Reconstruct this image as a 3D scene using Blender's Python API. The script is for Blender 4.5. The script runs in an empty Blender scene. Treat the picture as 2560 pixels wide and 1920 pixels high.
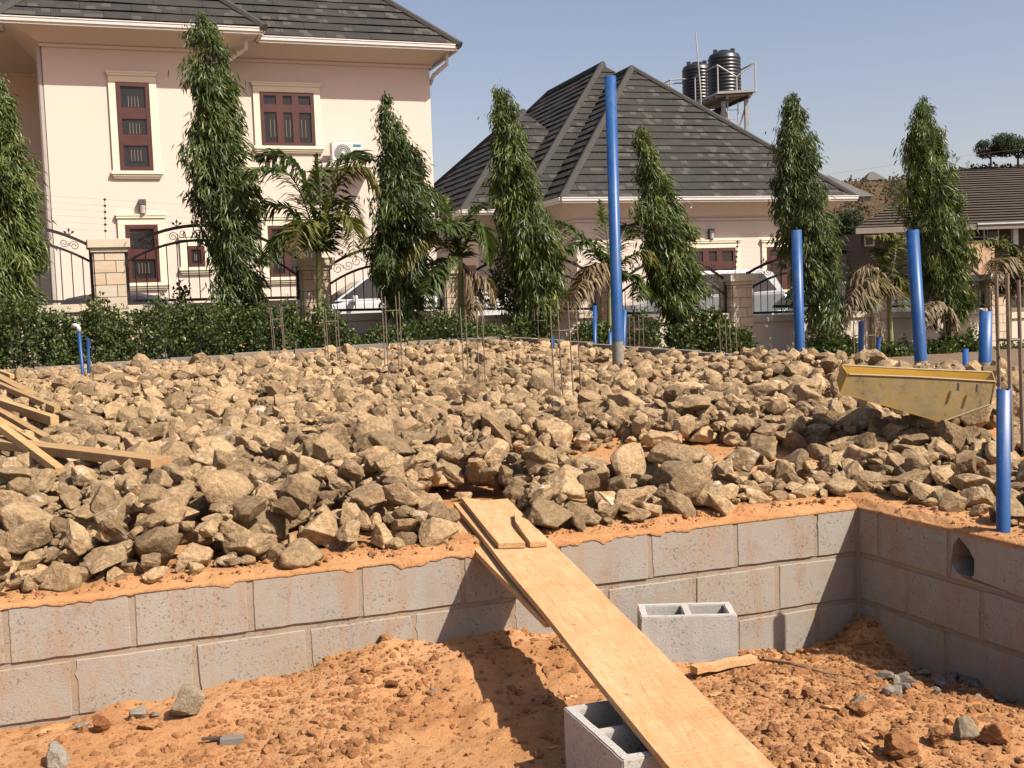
import bpy, bmesh, math, random
import numpy as np
from mathutils import Vector, Matrix, noise
from math import radians, sin, cos, tan, pi, sqrt, atan2

scene = bpy.context.scene
col = scene.collection
random.seed(7); rng = np.random.default_rng(7)

# ------------------------------------------------------------------ camera, sky, sun, exposure
F_PX, CX, CY = 2850.0, 1280.0, 960.0          # focal length in photograph pixels (2560 wide)
CAM = Vector((0, 0, 1.6))
PITCH, ROLL = math.atan(215 / F_PX), radians(2.0)
_f = Vector((0, cos(PITCH), -sin(PITCH))); _r0 = Vector((1, 0, 0)); _u0 = Vector((0, sin(PITCH), cos(PITCH)))
_u = _r0 * sin(ROLL) + _u0 * cos(ROLL); _r = _r0 * cos(ROLL) - _u0 * sin(ROLL)
cam_data = bpy.data.cameras.new('camera')
cam_data.sensor_fit = 'HORIZONTAL'; cam_data.sensor_width = 36.0
cam_data.lens = 36.0 * F_PX / 2560.0
cam_data.clip_start = 0.05; cam_data.clip_end = 3000
cam = bpy.data.objects.new('camera', cam_data); col.objects.link(cam)
cam.matrix_world = Matrix(((_r.x, _u.x, -_f.x, CAM.x), (_r.y, _u.y, -_f.y, CAM.y), (_r.z, _u.z, -_f.z, CAM.z), (0, 0, 0, 1)))
scene.camera = cam

SUN_EL, SUN_AZ = radians(48), radians(124)     # azimuth clockwise from +Y
SUN = Vector((sin(SUN_AZ) * cos(SUN_EL), cos(SUN_AZ) * cos(SUN_EL), sin(SUN_EL)))
world = bpy.data.worlds.new('World'); scene.world = world; world.use_nodes = True
nt = world.node_tree; nt.nodes.clear()
sky = nt.nodes.new('ShaderNodeTexSky'); sky.sky_type = 'NISHITA'; sky.sun_disc = False
sky.sun_elevation = SUN_EL; sky.sun_rotation = SUN_AZ
sky.altitude = 400; sky.air_density = 1.0; sky.dust_density = 2.4; sky.ozone_density = 2.5
bg = nt.nodes.new('ShaderNodeBackground'); bg.inputs['Strength'].default_value = 0.091
wo = nt.nodes.new('ShaderNodeOutputWorld')
tint = nt.nodes.new('ShaderNodeMix'); tint.data_type = 'RGBA'; tint.blend_type = 'MULTIPLY'; tint.inputs[0].default_value = 1.0
tint.inputs[7].default_value = (1.30, 1.03, 0.92, 1)            # dusty harmattan air: paler, less blue than clean air
nt.links.new(sky.outputs[0], tint.inputs[6]); nt.links.new(tint.outputs[2], bg.inputs['Color']); nt.links.new(bg.outputs[0], wo.inputs['Surface'])
sl = bpy.data.lights.new('sun', 'SUN'); sl.energy = 5.0; sl.angle = radians(0.5); sl.color = (1.0, 0.93, 0.82)
so = bpy.data.objects.new('sun', sl); col.objects.link(so)
so.rotation_euler = (-SUN).to_track_quat('-Z', 'Y').to_euler(); so.location = (20, -20, 40)
vs = scene.view_settings
vs.view_transform = 'Standard'; vs.look = 'None'; vs.gamma = 1.0; vs.exposure = 0.68; vs.use_curve_mapping = False
scene.cycles.max_bounces = 6; scene.cycles.diffuse_bounces = 1

# ------------------------------------------------------------------ pixel -> direction helpers
def ray(px, py):
    return (_f + _r * ((px - CX) / F_PX) + _u * ((CY - py) / F_PX))
def at_y(px, py, y):
    d = ray(px, py); return CAM + d * (y / d.y)
def on_z(px, py, z):
    d = ray(px, py); return CAM + d * ((z - CAM.z) / d.z)
def on_plane(px, py, p0, n):
    d = ray(px, py); return CAM + d * ((p0 - CAM).dot(n) / d.dot(n))
def to_px(p):
    v = p - CAM; z = v.dot(_f); return (CX + F_PX * v.dot(_r) / z, CY - F_PX * v.dot(_u) / z)
def lerp(a, b, t): return a + (b - a) * t
def smooth(a, b, x):
    t = min(1, max(0, (x - a) / (b - a))); return t * t * (3 - 2 * t)
def V(x, y, z=0.0): return Vector((x, y, z))

# ------------------------------------------------------------------ object helpers
ORG = {}
def tag(o, label=None, cat=None, group=None, kind=None):
    if label: o['label'] = label
    if cat: o['category'] = cat
    if group: o['group'] = group
    if kind: o['kind'] = kind
    return o
def thing(name, label, cat, loc=(0, 0, 0), group=None, kind='thing'):
    o = bpy.data.objects.new(name, None); col.objects.link(o)
    o.location = loc; o.empty_display_size = 0.2
    ORG[o.name] = Vector(loc)
    return tag(o, label, cat, group, kind)
def mesh_np(name, Vn, faces_flat, counts, smooth_f=False):
    me = bpy.data.meshes.new(name)
    nv, nf = len(Vn), len(counts)
    me.vertices.add(nv); me.vertices.foreach_set('co', np.asarray(Vn, np.float32).ravel())
    me.loops.add(len(faces_flat)); me.loops.foreach_set('vertex_index', np.asarray(faces_flat, np.int32))
    me.polygons.add(nf)
    st = np.concatenate([[0], np.cumsum(counts)[:-1]]).astype(np.int32)
    me.polygons.foreach_set('loop_start', st); me.polygons.foreach_set('loop_total', np.asarray(counts, np.int32))
    me.polygons.foreach_set('use_smooth', np.full(nf, smooth_f, bool))
    me.update(calc_edges=True); me.validate()
    return me
def np_obj(name, Vn, F, mat, parent=None, smooth_f=False, attr=None):
    """F: (n,k) int array of equal-size faces. attr: per-vertex float array 'rnd'."""
    if parent is not None: Vn = Vn - np.array(ORG[parent.name])[None]
    F = np.asarray(F)
    me = mesh_np(name, Vn, F.ravel(), np.full(len(F), F.shape[1]), smooth_f)
    if attr is not None:
        a = me.attributes.new('rnd', 'FLOAT', 'POINT'); a.data.foreach_set('value', np.asarray(attr, np.float32))
    me.materials.append(mat)
    o = bpy.data.objects.new(name, me); col.objects.link(o)
    if parent is not None:
        o.parent = parent; ORG[o.name] = ORG[parent.name]
    return o

class MB:
    """collects polygons; build() links them as one mesh object"""
    def __init__(s): s.v = []; s.f = []; s.uv = None
    def add(s, vs, fs):
        b = len(s.v); s.v += [tuple(p) for p in vs]; s.f += [tuple(b + i for i in f) for f in fs]
    def box(s, c, size, ax=None):
        """ax: (ux,uy,uz) unit axes"""
        c = Vector(c); x, y, z = ax or (V(1, 0), V(0, 1), V(0, 0, 1))
        hx, hy, hz = x * size[0] / 2, y * size[1] / 2, z * size[2] / 2
        p = [c + hx * i + hy * j + hz * k for k in (-1, 1) for j in (-1, 1) for i in (-1, 1)]
        s.add(p, [(0, 2, 3, 1), (4, 5, 7, 6), (0, 1, 5, 4), (2, 6, 7, 3), (0, 4, 6, 2), (1, 3, 7, 5)]); return s
    def tube(s, pts, r, n=8, cap=True):
        pts = [Vector(p) for p in pts]; rings = []
        rr = r if isinstance(r, (list, tuple)) else [r] * len(pts)
        prev = None
        for i, p in enumerate(pts):
            t = (pts[min(i + 1, len(pts) - 1)] - pts[max(i - 1, 0)]).normalized()
            ref = V(0, 0, 1) if abs(t.z) < 0.9 else V(1, 0, 0)
            a = t.cross(ref).normalized() if prev is None else (prev - t * prev.dot(t)).normalized()
            prev = a; b = t.cross(a)
            rings.append([p + (a * cos(2 * pi * k / n) + b * sin(2 * pi * k / n)) * rr[i] for k in range(n)])
        vs = [q for R in rings for q in R]; fs = []
        for i in range(len(pts) - 1):
            for k in range(n):
                fs.append((i * n + k, i * n + (k + 1) % n, (i + 1) * n + (k + 1) % n, (i + 1) * n + k))
        if cap: fs += [tuple(range(n - 1, -1, -1)), tuple((len(pts) - 1) * n + k for k in range(n))]
        s.add(vs, fs); return s
    def prism(s, poly, d):
        """solid from polygon poly moved by d"""
        n = len(poly); vs = [Vector(p) for p in poly] + [Vector(p) + d for p in poly]
        s.add(vs, [tuple(range(n))[::-1], tuple(range(n, 2 * n))] + [(i, (i + 1) % n, n + (i + 1) % n, n + i) for i in range(n)]); return s
    def loft(s, A, B, cap=False):
        n = len(A); s.add(list(A) + list(B), [(i, i + 1, n + i + 1, n + i) for i in range(n - 1)]); return s
    def build(s, name, mat, parent=None, bevel=0, smooth_f=False, seg=2):
        me = bpy.data.meshes.new(name)
        org = ORG[parent.name] if parent is not None else Vector((0, 0, 0))
        me.from_pydata([tuple(Vector(p) - org) for p in s.v], [], s.f); me.update()
        bm = bmesh.new(); bm.from_mesh(me)
        bmesh.ops.recalc_face_normals(bm, faces=bm.faces)
        if bevel:
            bmesh.ops.bevel(bm, geom=[e for e in bm.edges if e.is_manifold and e.calc_face_angle(0) > 0.4], offset=bevel, segments=seg, affect='EDGES', profile=0.6)
        for f in bm.faces: f.smooth = smooth_f
        bm.to_mesh(me); bm.free()
        me.materials.append(mat)
        o = bpy.data.objects.new(name, me); col.objects.link(o)
        if parent is not None:
            o.parent = parent; ORG[o.name] = org
        else: ORG[o.name] = Vector((0, 0, 0))
        return o
def solo(mb, name, mat, label, cat, group=None, bevel=0, smooth_f=False, kind='thing', org=None):
    """a thing that is one mesh; org = its base point"""
    if org is None:
        a = np.array(mb.v); org = Vector(((a[:, 0].min() + a[:, 0].max()) / 2, (a[:, 1].min() + a[:, 1].max()) / 2, a[:, 2].min()))
    mb.v = [tuple(Vector(p) - org) for p in mb.v]
    o = mb.build(name, mat, None, bevel, smooth_f); o.location = org; ORG[o.name] = Vector(org)
    return tag(o, label, cat, group, kind)

# ------------------------------------------------------------------ materials
def new_mat(name):
    m = bpy.data.materials.new(name); m.use_nodes = True
    n = m.node_tree; n.nodes.clear()
    out = n.nodes.new('ShaderNodeOutputMaterial'); b = n.nodes.new('ShaderNodeBsdfPrincipled')
    n.links.new(b.outputs[0], out.inputs[0]); return m, n, b, out
def nz(n, scale, detail=4, rough=0.55, vec=None, w=None, dist=0.0):
    t = n.nodes.new('ShaderNodeTexNoise'); t.inputs['Scale'].default_value = scale
    t.inputs['Detail'].default_value = detail; t.inputs['Roughness'].default_value = rough; t.inputs['Distortion'].default_value = dist
    if vec is not None: n.links.new(vec, t.inputs['Vector'])
    return t.outputs['Fac']
def ramp(n, src, stops):
    r = n.nodes.new('ShaderNodeValToRGB'); e = r.color_ramp.elements
    while len(e) < len(stops): e.new(0.5)
    for i, (p, c) in enumerate(stops):
        e[i].position = p; e[i].color = (c, c, c, 1) if isinstance(c, (int, float)) else (*c, 1)
    n.links.new(src, r.inputs[0]); return r.outputs[0]
def mix(n, fac, a, b, mode='MIX'):
    m = n.nodes.new('ShaderNodeMix'); m.data_type = 'RGBA'; m.blend_type = mode
    for sock, val in ((m.inputs[0], fac), (m.inputs[6], a), (m.inputs[7], b)):
        if isinstance(val, (int, float)): sock.default_value = val
        elif isinstance(val, tuple): sock.default_value = (*val, 1)
        else: n.links.new(val, sock)
    return m.outputs[2]
def math_n(n, op, a, b=None):
    m = n.nodes.new('ShaderNodeMath'); m.operation = op
    for s, v in zip(m.inputs, (a, b)):
        if v is None: continue
        if isinstance(v, (int, float)): s.default_value = v
        else: n.links.new(v, s)
    return m.outputs[0]
def bump(n, b, h, strength=0.4, dist=0.01):
    bp = n.nodes.new('ShaderNodeBump'); bp.inputs['Strength'].default_value = strength; bp.inputs['Distance'].default_value = dist
    n.links.new(h, bp.inputs['Height']); n.links.new(bp.outputs[0], b.inputs['Normal'])
def geo_pos(n): return n.nodes.new('ShaderNodeNewGeometry').outputs['Position']
def scaled(n, vec, s):
    m = n.nodes.new('ShaderNodeMapping'); m.inputs['Scale'].default_value = s; n.links.new(vec, m.inputs['Vector']); return m.outputs[0]
def simple(name, c1, c2=None, scale=6, rough=0.6, bstr=0.0, bscale=40, bdist=0.004, metal=0.0, spec=0.5, stretch=None):
    m, n, b, _ = new_mat(name)
    p = geo_pos(n)
    if stretch: p = scaled(n, p, stretch)
    if c2 is None: c2 = tuple(x * 0.82 for x in c1)
    n.links.new(mix(n, ramp(n, nz(n, scale, 6, 0.62, p), [(0.3, 0.0), (0.7, 1.0)]), c1, c2), b.inputs['Base Color'])
    b.inputs['Roughness'].default_value = rough; b.inputs['Metallic'].default_value = metal
    b.inputs['Specular IOR Level'].default_value = spec
    if bstr: bump(n, b, nz(n, bscale, 5, 0.6, p), bstr, bdist)
    return m
MAT = {}
def rock_mat(name, dust, pale, dark, amt=0.35):
    m, n, b, _ = new_mat(name)
    tc = n.nodes.new('ShaderNodeTexCoord').outputs['Object']
    oi = n.nodes.new('ShaderNodeObjectInfo').outputs['Random']
    at = n.nodes.new('ShaderNodeAttribute'); at.attribute_name = 'rnd'
    rn = math_n(n, 'FRACT', math_n(n, 'ADD', oi, at.outputs['Fac']))
    v = n.nodes.new('ShaderNodeVectorMath'); v.operation = 'ADD'
    cmb = n.nodes.new('ShaderNodeCombineXYZ'); n.links.new(math_n(n, 'MULTIPLY', rn, 37.0), cmb.inputs[0]); n.links.new(math_n(n, 'MULTIPLY', rn, 91.0), cmb.inputs[1])
    wp = geo_pos(n)
    n.links.new(wp, v.inputs[0]); n.links.new(cmb.outputs[0], v.inputs[1]); p = v.outputs[0]
    big = ramp(n, nz(n, 7, 6, 0.66, p, dist=0.6), [(0.40, 0.0), (0.62, 1.0)])
    c = mix(n, big, dust, tuple(0.74 * x for x in dust))
    fine = ramp(n, nz(n, 42, 5, 0.7, p), [(0.36, 0.0), (0.66, 1.0)])
    c = mix(n, math_n(n, 'MULTIPLY', fine, 0.7), c, dark)
    pl = ramp(n, nz(n, 9, 7, 0.72, scaled(n, p, (1, 1, 1.6))), [(0.57, 0.0), (0.66, 1.0)])
    c = mix(n, math_n(n, 'MULTIPLY', pl, math_n(n, 'MULTIPLY', rn, 1.0)), c, pale)
    br = math_n(n, 'ADD', math_n(n, 'MULTIPLY', math_n(n, 'FRACT', math_n(n, 'MULTIPLY', rn, 7.13)), amt), 1.0 - amt * 0.5)
    cm = n.nodes.new('ShaderNodeVectorMath'); cm.operation = 'SCALE'; n.links.new(c, cm.inputs[0]); n.links.new(br, cm.inputs['Scale'])
    n.links.new(cm.outputs[0], b.inputs['Base Color'])
    b.inputs['Roughness'].default_value = 0.92; b.inputs['Specular IOR Level'].default_value = 0.2
    hh = math_n(n, 'ADD', nz(n, 26, 8, 0.7, p), math_n(n, 'MULTIPLY', nz(n, 90, 4, 0.7, p), 0.4))
    bump(n, b, hh, 1.0, 0.022)
    return m
def leaf_mat(name, c1, c2, c3, rough=0.45, trans=0.25):
    m, n, b, out = new_mat(name)
    at = n.nodes.new('ShaderNodeAttribute'); at.attribute_name = 'rnd'
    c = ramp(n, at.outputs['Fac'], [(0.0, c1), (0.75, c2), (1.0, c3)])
    n.links.new(c, b.inputs['Base Color']); b.inputs['Roughness'].default_value = rough; b.inputs['Specular IOR Level'].default_value = 0.45
    t = n.nodes.new('ShaderNodeBsdfTranslucent'); tm = mix(n, 1.0, c, (1.0, 1.15, 0.45), 'MULTIPLY'); n.links.new(tm, t.inputs['Color'])
    ms = n.nodes.new('ShaderNodeMixShader'); ms.inputs[0].default_value = trans
    n.links.new(b.outputs[0], ms.inputs[1]); n.links.new(t.outputs[0], ms.inputs[2]); n.links.new(ms.outputs[0], out.inputs[0])
    return m
def dirt_mat():
    m, n, b, _ = new_mat('laterite_dirt'); p = geo_pos(n)
    a = ramp(n, nz(n, 1.6, 6, 0.6, p), [(0.36, 0.0), (0.66, 1.0)])
    c = mix(n, a, (0.70, 0.385, 0.185), (0.56, 0.265, 0.105))
    c = mix(n, math_n(n, 'MULTIPLY', ramp(n, nz(n, 28, 6, 0.7, p), [(0.5, 0.0), (0.72, 1.0)]), 0.7), c, (0.35, 0.14, 0.052))
    c = mix(n, math_n(n, 'MULTIPLY', ramp(n, nz(n, 60, 3, 0.6, p), [(0.66, 0.0), (0.74, 1.0)]), 0.5), c, (0.74, 0.50, 0.29))
    # beyond the building plot the ground turns to grey brown paving and dry soil
    sx = n.nodes.new('ShaderNodeSeparateXYZ'); n.links.new(p, sx.inputs[0])
    far = ramp(n, math_n(n, 'DIVIDE', sx.outputs[1], 100.0), [(0.14, 0.0), (0.19, 1.0)])
    c = mix(n, far, c, mix(n, nz(n, 0.8, 5, 0.6, p), (0.20, 0.14, 0.085), (0.27, 0.20, 0.14)))
    n.links.new(c, b.inputs['Base Color']); b.inputs['Roughness'].default_value = 0.95; b.inputs['Specular IOR Level'].default_value = 0.15
    h = math_n(n, 'ADD', nz(n, 45, 8, 0.72, p), math_n(n, 'MULTIPLY', nz(n, 160, 3, 0.6, p), 0.4))
    bump(n, b, h, 0.9, 0.014); return m
def block_mat(name, base, stain=0.8):
    m, n, b, _ = new_mat(name); p = geo_pos(n)
    oi = n.nodes.new('ShaderNodeObjectInfo').outputs['Random']
    c = mix(n, ramp(n, nz(n, 3.0, 6, 0.65, p), [(0.3, 0.0), (0.7, 1.0)]), base, tuple(0.82 * x for x in base))
    c = mix(n, math_n(n, 'MULTIPLY', oi, 0.55), c, tuple(0.80 * x * k for x, k in zip(base, (1.05, 0.98, 0.90))))
    # broad dusty smears of soil, then narrower runs down the face
    sm = ramp(n, nz(n, 1.7, 7, 0.7, p, dist=0.5), [(0.40, 0.0), (0.60, 1.0)])
    c = mix(n, math_n(n, 'MULTIPLY', sm, stain * 0.7), c, (0.43, 0.33, 0.235))
    st = ramp(n, nz(n, 2.6, 7, 0.7, scaled(n, p, (3.0, 3.0, 0.8)), dist=1.0), [(0.50, 0.0), (0.68, 1.0)])
    c = mix(n, math_n(n, 'MULTIPLY', st, stain * 0.5), c, (0.44, 0.225, 0.105))
    s2 = ramp(n, nz(n, 9, 6, 0.72, p), [(0.56, 0.0), (0.74, 1.0)])
    c = mix(n, math_n(n, 'MULTIPLY', s2, stain * 0.4), c, (0.27, 0.19, 0.13))
    pits = ramp(n, nz(n, 80, 5, 0.75, p), [(0.34, 1.0), (0.41, 0.0)])
    zone = ramp(n, nz(n, 4.0, 5, 0.65, p), [(0.44, 0.05), (0.60, 1.0)])
    pz = math_n(n, 'MULTIPLY', pits, zone)
    c = mix(n, math_n(n, 'MULTIPLY', pz, 0.45), c, (0.16, 0.12, 0.09))
    n.links.new(c, b.inputs['Base Color']); b.inputs['Roughness'].default_value = 0.95; b.inputs['Specular IOR Level'].default_value = 0.15
    h = math_n(n, 'SUBTRACT', math_n(n, 'ADD', math_n(n, 'MULTIPLY', nz(n, 120, 4, 0.7, p), 0.35), math_n(n, 'MULTIPLY', nz(n, 9, 3, 0.5, p), 0.35)), math_n(n, 'MULTIPLY', pz, 1.2))
    bump(n, b, h, 0.7, 0.010); return m
def wood_mat(name, c1, c2, dirs, ring=26):
    """grain runs along the direction dirs (x,y,z)"""
    m, n, b, _ = new_mat(name); p = geo_pos(n)
    d = Vector(dirs).normalized(); a = d.cross(V(0, 0, 1)).normalized()
    def dot(v):
        q = n.nodes.new('ShaderNodeVectorMath'); q.operation = 'DOT_PRODUCT'; n.links.new(p, q.inputs[0]); q.inputs[1].default_value = v; return q.outputs['Value']
    cmb = n.nodes.new('ShaderNodeCombineXYZ')
    n.links.new(math_n(n, 'MULTIPLY', dot(d), 0.9), cmb.inputs[0]); n.links.new(math_n(n, 'MULTIPLY', dot(a), 14.0), cmb.inputs[1]); n.links.new(math_n(n, 'MULTIPLY', dot(V(0, 0, 1)), 14.0), cmb.inputs[2])
    g = nz(n, 2.0, 6, 0.7, cmb.outputs[0], dist=1.6)
    c = mix(n, ramp(n, g, [(0.36, 0.0), (0.60, 1.0)]), c1, c2)
    line = ramp(n, nz(n, 5.0, 5, 0.75, cmb.outputs[0], dist=0.8), [(0.54, 0.0), (0.66, 1.0)])
    c = mix(n, math_n(n, 'MULTIPLY', line, 0.55), c, tuple(x * k for x, k in zip(c2, (0.62, 0.5, 0.4))))
    big = ramp(n, nz(n, 3.0, 6, 0.68, p), [(0.44, 0.0), (0.68, 1.0)])
    c = mix(n, math_n(n, 'MULTIPLY', big, 0.6), c, tuple(x * k for x, k in zip(c2, (0.92, 0.74, 0.58))))
    mud = ramp(n, nz(n, 5.5, 6, 0.72, p), [(0.55, 0.0), (0.70, 1.0)])
    c = mix(n, math_n(n, 'MULTIPLY', mud, 0.45), c, (0.47, 0.24, 0.105))
    spot = ramp(n, nz(n, 16, 4, 0.6, p), [(0.67, 0.0), (0.73, 1.0)])
    c = mix(n, math_n(n, 'MULTIPLY', spot, 0.7), c, (0.22, 0.12, 0.055))
    cm2 = n.nodes.new('ShaderNodeCombineXYZ'); n.links.new(math_n(n, 'MULTIPLY', dot(d), 34.0), cm2.inputs[0]); n.links.new(math_n(n, 'MULTIPLY', dot(a), 3.0), cm2.inputs[1])
    saw = nz(n, 2.0, 4, 0.7, cm2.outputs[0])
    c = mix(n, math_n(n, 'MULTIPLY', ramp(n, saw, [(0.5, 0.0), (0.7, 1.0)]), 0.28), c, tuple(x * k for x, k in zip(c2, (0.8, 0.68, 0.55))))
    n.links.new(c, b.inputs['Base Color']); b.inputs['Roughness'].default_value = 0.8; b.inputs['Specular IOR Level'].default_value = 0.2
    bump(n, b, math_n(n, 'ADD', g, saw), 0.7, 0.008); return m
def tile_mat(name, c1, c2, tab, lightamt=0.6):
    """stone-coated roof tile: printed lighter tabs, laid out in the tile's own uv (metres)"""
    m, n, b, _ = new_mat(name)
    uv = n.nodes.new('ShaderNodeUVMap').outputs[0]
    s = n.nodes.new('ShaderNodeSeparateXYZ'); n.links.new(uv, s.inputs[0])
    row = math_n(n, 'FLOOR', math_n(n, 'DIVIDE', s.outputs[1], 0.37))
    half = math_n(n, 'FLOOR', math_n(n, 'DIVIDE', s.outputs[1], 0.185))
    cx = math_n(n, 'FLOOR', math_n(n, 'ADD', math_n(n, 'DIVIDE', s.outputs[0], 0.21), math_n(n, 'MULTIPLY', half, 0.37)))
    cb = n.nodes.new('ShaderNodeCombineXYZ'); n.links.new(cx, cb.inputs[0]); n.links.new(half, cb.inputs[1])
    wn = n.nodes.new('ShaderNodeTexWhiteNoise'); wn.noise_dimensions = '2D'; n.links.new(cb.outputs[0], wn.inputs['Vector'])
    p = geo_pos(n)
    c = mix(n, nz(n, 30, 5, 0.7, p), c1, c2)
    c = mix(n, math_n(n, 'MULTIPLY', ramp(n, wn.outputs['Value'], [(0.0, 0.0), (0.7, 0.15), (0.82, 0.25), (0.86, 1.0)]), lightamt), c, tab)
    n.links.new(c, b.inputs['Base Color']); b.inputs['Roughness'].default_value = 0.9; b.inputs['Specular IOR Level'].default_value = 0.25
    bump(n, b, nz(n, 90, 4, 0.7, p), 0.5, 0.006); return m
def pipe_mat():
    m, n, b, _ = new_mat('blue_pvc'); p = geo_pos(n)
    c = mix(n, ramp(n, nz(n, 5, 6, 0.7, scaled(n, p, (1, 1, 0.35))), [(0.35, 0.0), (0.7, 1.0)]), (0.010, 0.075, 0.27), (0.022, 0.115, 0.33))
    c = mix(n, math_n(n, 'MULTIPLY', ramp(n, nz(n, 30, 6, 0.75, p), [(0.58, 0.0), (0.7, 1.0)]), 0.5), c, (0.20, 0.27, 0.36))
    c = mix(n, math_n(n, 'MULTIPLY', ramp(n, nz(n, 3.2, 6, 0.7, p), [(0.48, 0.0), (0.72, 1.0)]), 0.4), c, (0.14, 0.19, 0.27))
    n.links.new(c, b.inputs['Base Color']); b.inputs['Roughness'].default_value = 0.42; b.inputs['Specular IOR Level'].default_value = 0.4
    return m
def tray_mat():
    m, n, b, _ = new_mat('yellow_tray_paint'); p = geo_pos(n)
    c = mix(n, ramp(n, nz(n, 4, 5, 0.6, p), [(0.35, 0.0), (0.65, 1.0)]), (0.31, 0.215, 0.06), (0.235, 0.17, 0.075))
    c = mix(n, math_n(n, 'MULTIPLY', ramp(n, nz(n, 14, 7, 0.72, p), [(0.55, 0.0), (0.68, 1.0)]), 0.85), c, (0.10, 0.075, 0.05))
    c = mix(n, math_n(n, 'MULTIPLY', ramp(n, nz(n, 10, 6, 0.7, scaled(n, p, (2, 2, .6))), [(0.48, 0.0), (0.7, 1.0)]), 0.5), c, (0.30, 0.26, 0.20))
    n.links.new(c, b.inputs['Base Color']); b.inputs['Roughness'].default_value = 0.6
    bump(n, b, nz(n, 9, 4, 0.6, p), 0.4, 0.01); return m
def glass_mat():
    m, n, b, _ = new_mat('dark_window_glass')
    b.inputs['Base Color'].default_value = (0.035, 0.03, 0.03, 1); b.inputs['Roughness'].default_value = 0.12; b.inputs['Specular IOR Level'].default_value = 0.35
    return m
def hill_mat():
    m, n, b, _ = new_mat('dry_hill_grass'); p = geo_pos(n)
    c = mix(n, ramp(n, nz(n, 0.06, 7, 0.65, p), [(0.38, 0.0), (0.62, 1.0)]), (0.26, 0.165, 0.095), (0.185, 0.12, 0.075))
    c = mix(n, math_n(n, 'MULTIPLY', ramp(n, nz(n, 0.35, 7, 0.72, p), [(0.5, 0.0), (0.66, 1.0)]), 0.7), c, (0.11, 0.085, 0.055))
    c = mix(n, math_n(n, 'MULTIPLY', ramp(n, nz(n, 0.22, 6, 0.7, p), [(0.62, 0.0), (0.72, 1.0)]), 0.6), c, (0.36, 0.29, 0.21))
    n.links.new(c, b.inputs['Base Color']); b.inputs['Roughness'].default_value = 1.0; b.inputs['Specular IOR Level'].default_value = 0.1
    bump(n, b, nz(n, 0.5, 8, 0.75, p), 1.0, 1.5); return m

MAT['rock'] = rock_mat('dusty_rock', (0.63, 0.44, 0.245), (0.74, 0.65, 0.51), (0.19, 0.12, 0.062), 0.75)
MAT['rock_pale'] = rock_mat('pale_rock', (0.50, 0.40, 0.27), (0.55, 0.50, 0.42), (0.26, 0.20, 0.14))
MAT['rock_grey'] = rock_mat('grey_rock', (0.42, 0.36, 0.29), (0.54, 0.48, 0.41), (0.2, 0.16, 0.12))
MAT['rock_white'] = rock_mat('white_rock', (0.56, 0.50, 0.42), (0.62, 0.58, 0.52), (0.40, 0.33, 0.25))
MAT['clod'] = rock_mat('dirt_clod', (0.56, 0.275, 0.12), (0.66, 0.41, 0.22), (0.36, 0.15, 0.055), 0.4)
MAT['clod_red'] = rock_mat('red_dirt_clod', (0.34, 0.13, 0.05), (0.45, 0.22, 0.1), (0.2, 0.075, 0.03), 0.25)
MAT['dirt'] = dirt_mat()
MAT['block'] = block_mat('sandcrete_block', (0.46, 0.43, 0.385), 0.95)
MAT['block_new'] = block_mat('new_sandcrete_block', (0.63, 0.61, 0.575), 0.08)
MAT['mortar'] = block_mat('mortar', (0.42, 0.345, 0.27), 0.95)
MAT['curb'] = block_mat('curb_concrete', (0.27, 0.25, 0.23), 0.5)
MAT['pipe'] = pipe_mat()
MAT['pipe_white'] = simple('white_pvc', (0.75, 0.75, 0.74), rough=0.35)
MAT['mud'] = simple('dried_cement_mud', (0.34, 0.31, 0.26), (0.25, 0.215, 0.165), 20, 0.95, 0.6, 60, 0.01)
MAT['steel'] = simple('rebar_steel', (0.25, 0.195, 0.145), (0.16, 0.115, 0.08), 30, 0.75)
MAT['tray'] = tray_mat()
MAT['tray_in'] = simple('yellow_tray_inside', (0.55, 0.31, 0.03), (0.44, 0.25, 0.03), 8, 0.55)
MAT['wall'] = simple('cream_wall_paint', (0.80, 0.66, 0.54), (0.775, 0.635, 0.515), 1.2, 0.85, 0.15, 120, 0.002)
def wall_mat():
    m, n, b, _ = new_mat('cream_wall_render'); p = geo_pos(n)
    c = mix(n, ramp(n, nz(n, 0.5, 6, 0.6, p), [(0.3, 0.0), (0.7, 1.0)]), (0.82, 0.695, 0.60), (0.79, 0.665, 0.57))
    st = ramp(n, nz(n, 1.2, 7, 0.7, scaled(n, p, (2.2, 2.2, 0.14))), [(0.50, 0.0), (0.78, 1.0)])
    c = mix(n, math_n(n, 'MULTIPLY', st, 0.30), c, (0.76, 0.62, 0.50))
    n.links.new(c, b.inputs['Base Color']); b.inputs['Roughness'].default_value = 0.9; b.inputs['Specular IOR Level'].default_value = 0.2
    bump(n, b, nz(n, 60, 5, 0.6, p), 0.2, 0.004); return m
MAT['wall'] = wall_mat()
MAT['trim'] = simple('pale_yellow_trim', (0.93, 0.85, 0.64), (0.90, 0.81, 0.60), 3, 0.8)
MAT['cornice'] = simple('cornice_paint', (0.80, 0.68, 0.585), (0.77, 0.65, 0.555), 2, 0.85)
MAT['gutter'] = simple('white_gutter', (0.80, 0.75, 0.70), (0.74, 0.68, 0.62), 5, 0.4)
MAT['downpipe'] = simple('downpipe_plastic', (0.52, 0.46, 0.42), (0.46, 0.40, 0.36), 5, 0.5)
MAT['tile'] = tile_mat('dark_roof_tile', (0.036, 0.033, 0.031), (0.058, 0.053, 0.048), (0.125, 0.112, 0.098))
MAT['tile_brown'] = tile_mat('brown_roof_tile', (0.082, 0.063, 0.050), (0.112, 0.088, 0.070), (0.13, 0.105, 0.085), 0.3)
MAT['ridge'] = simple('roof_ridge_cap', (0.045, 0.041, 0.037), (0.066, 0.059, 0.052), 10, 0.85)
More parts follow.
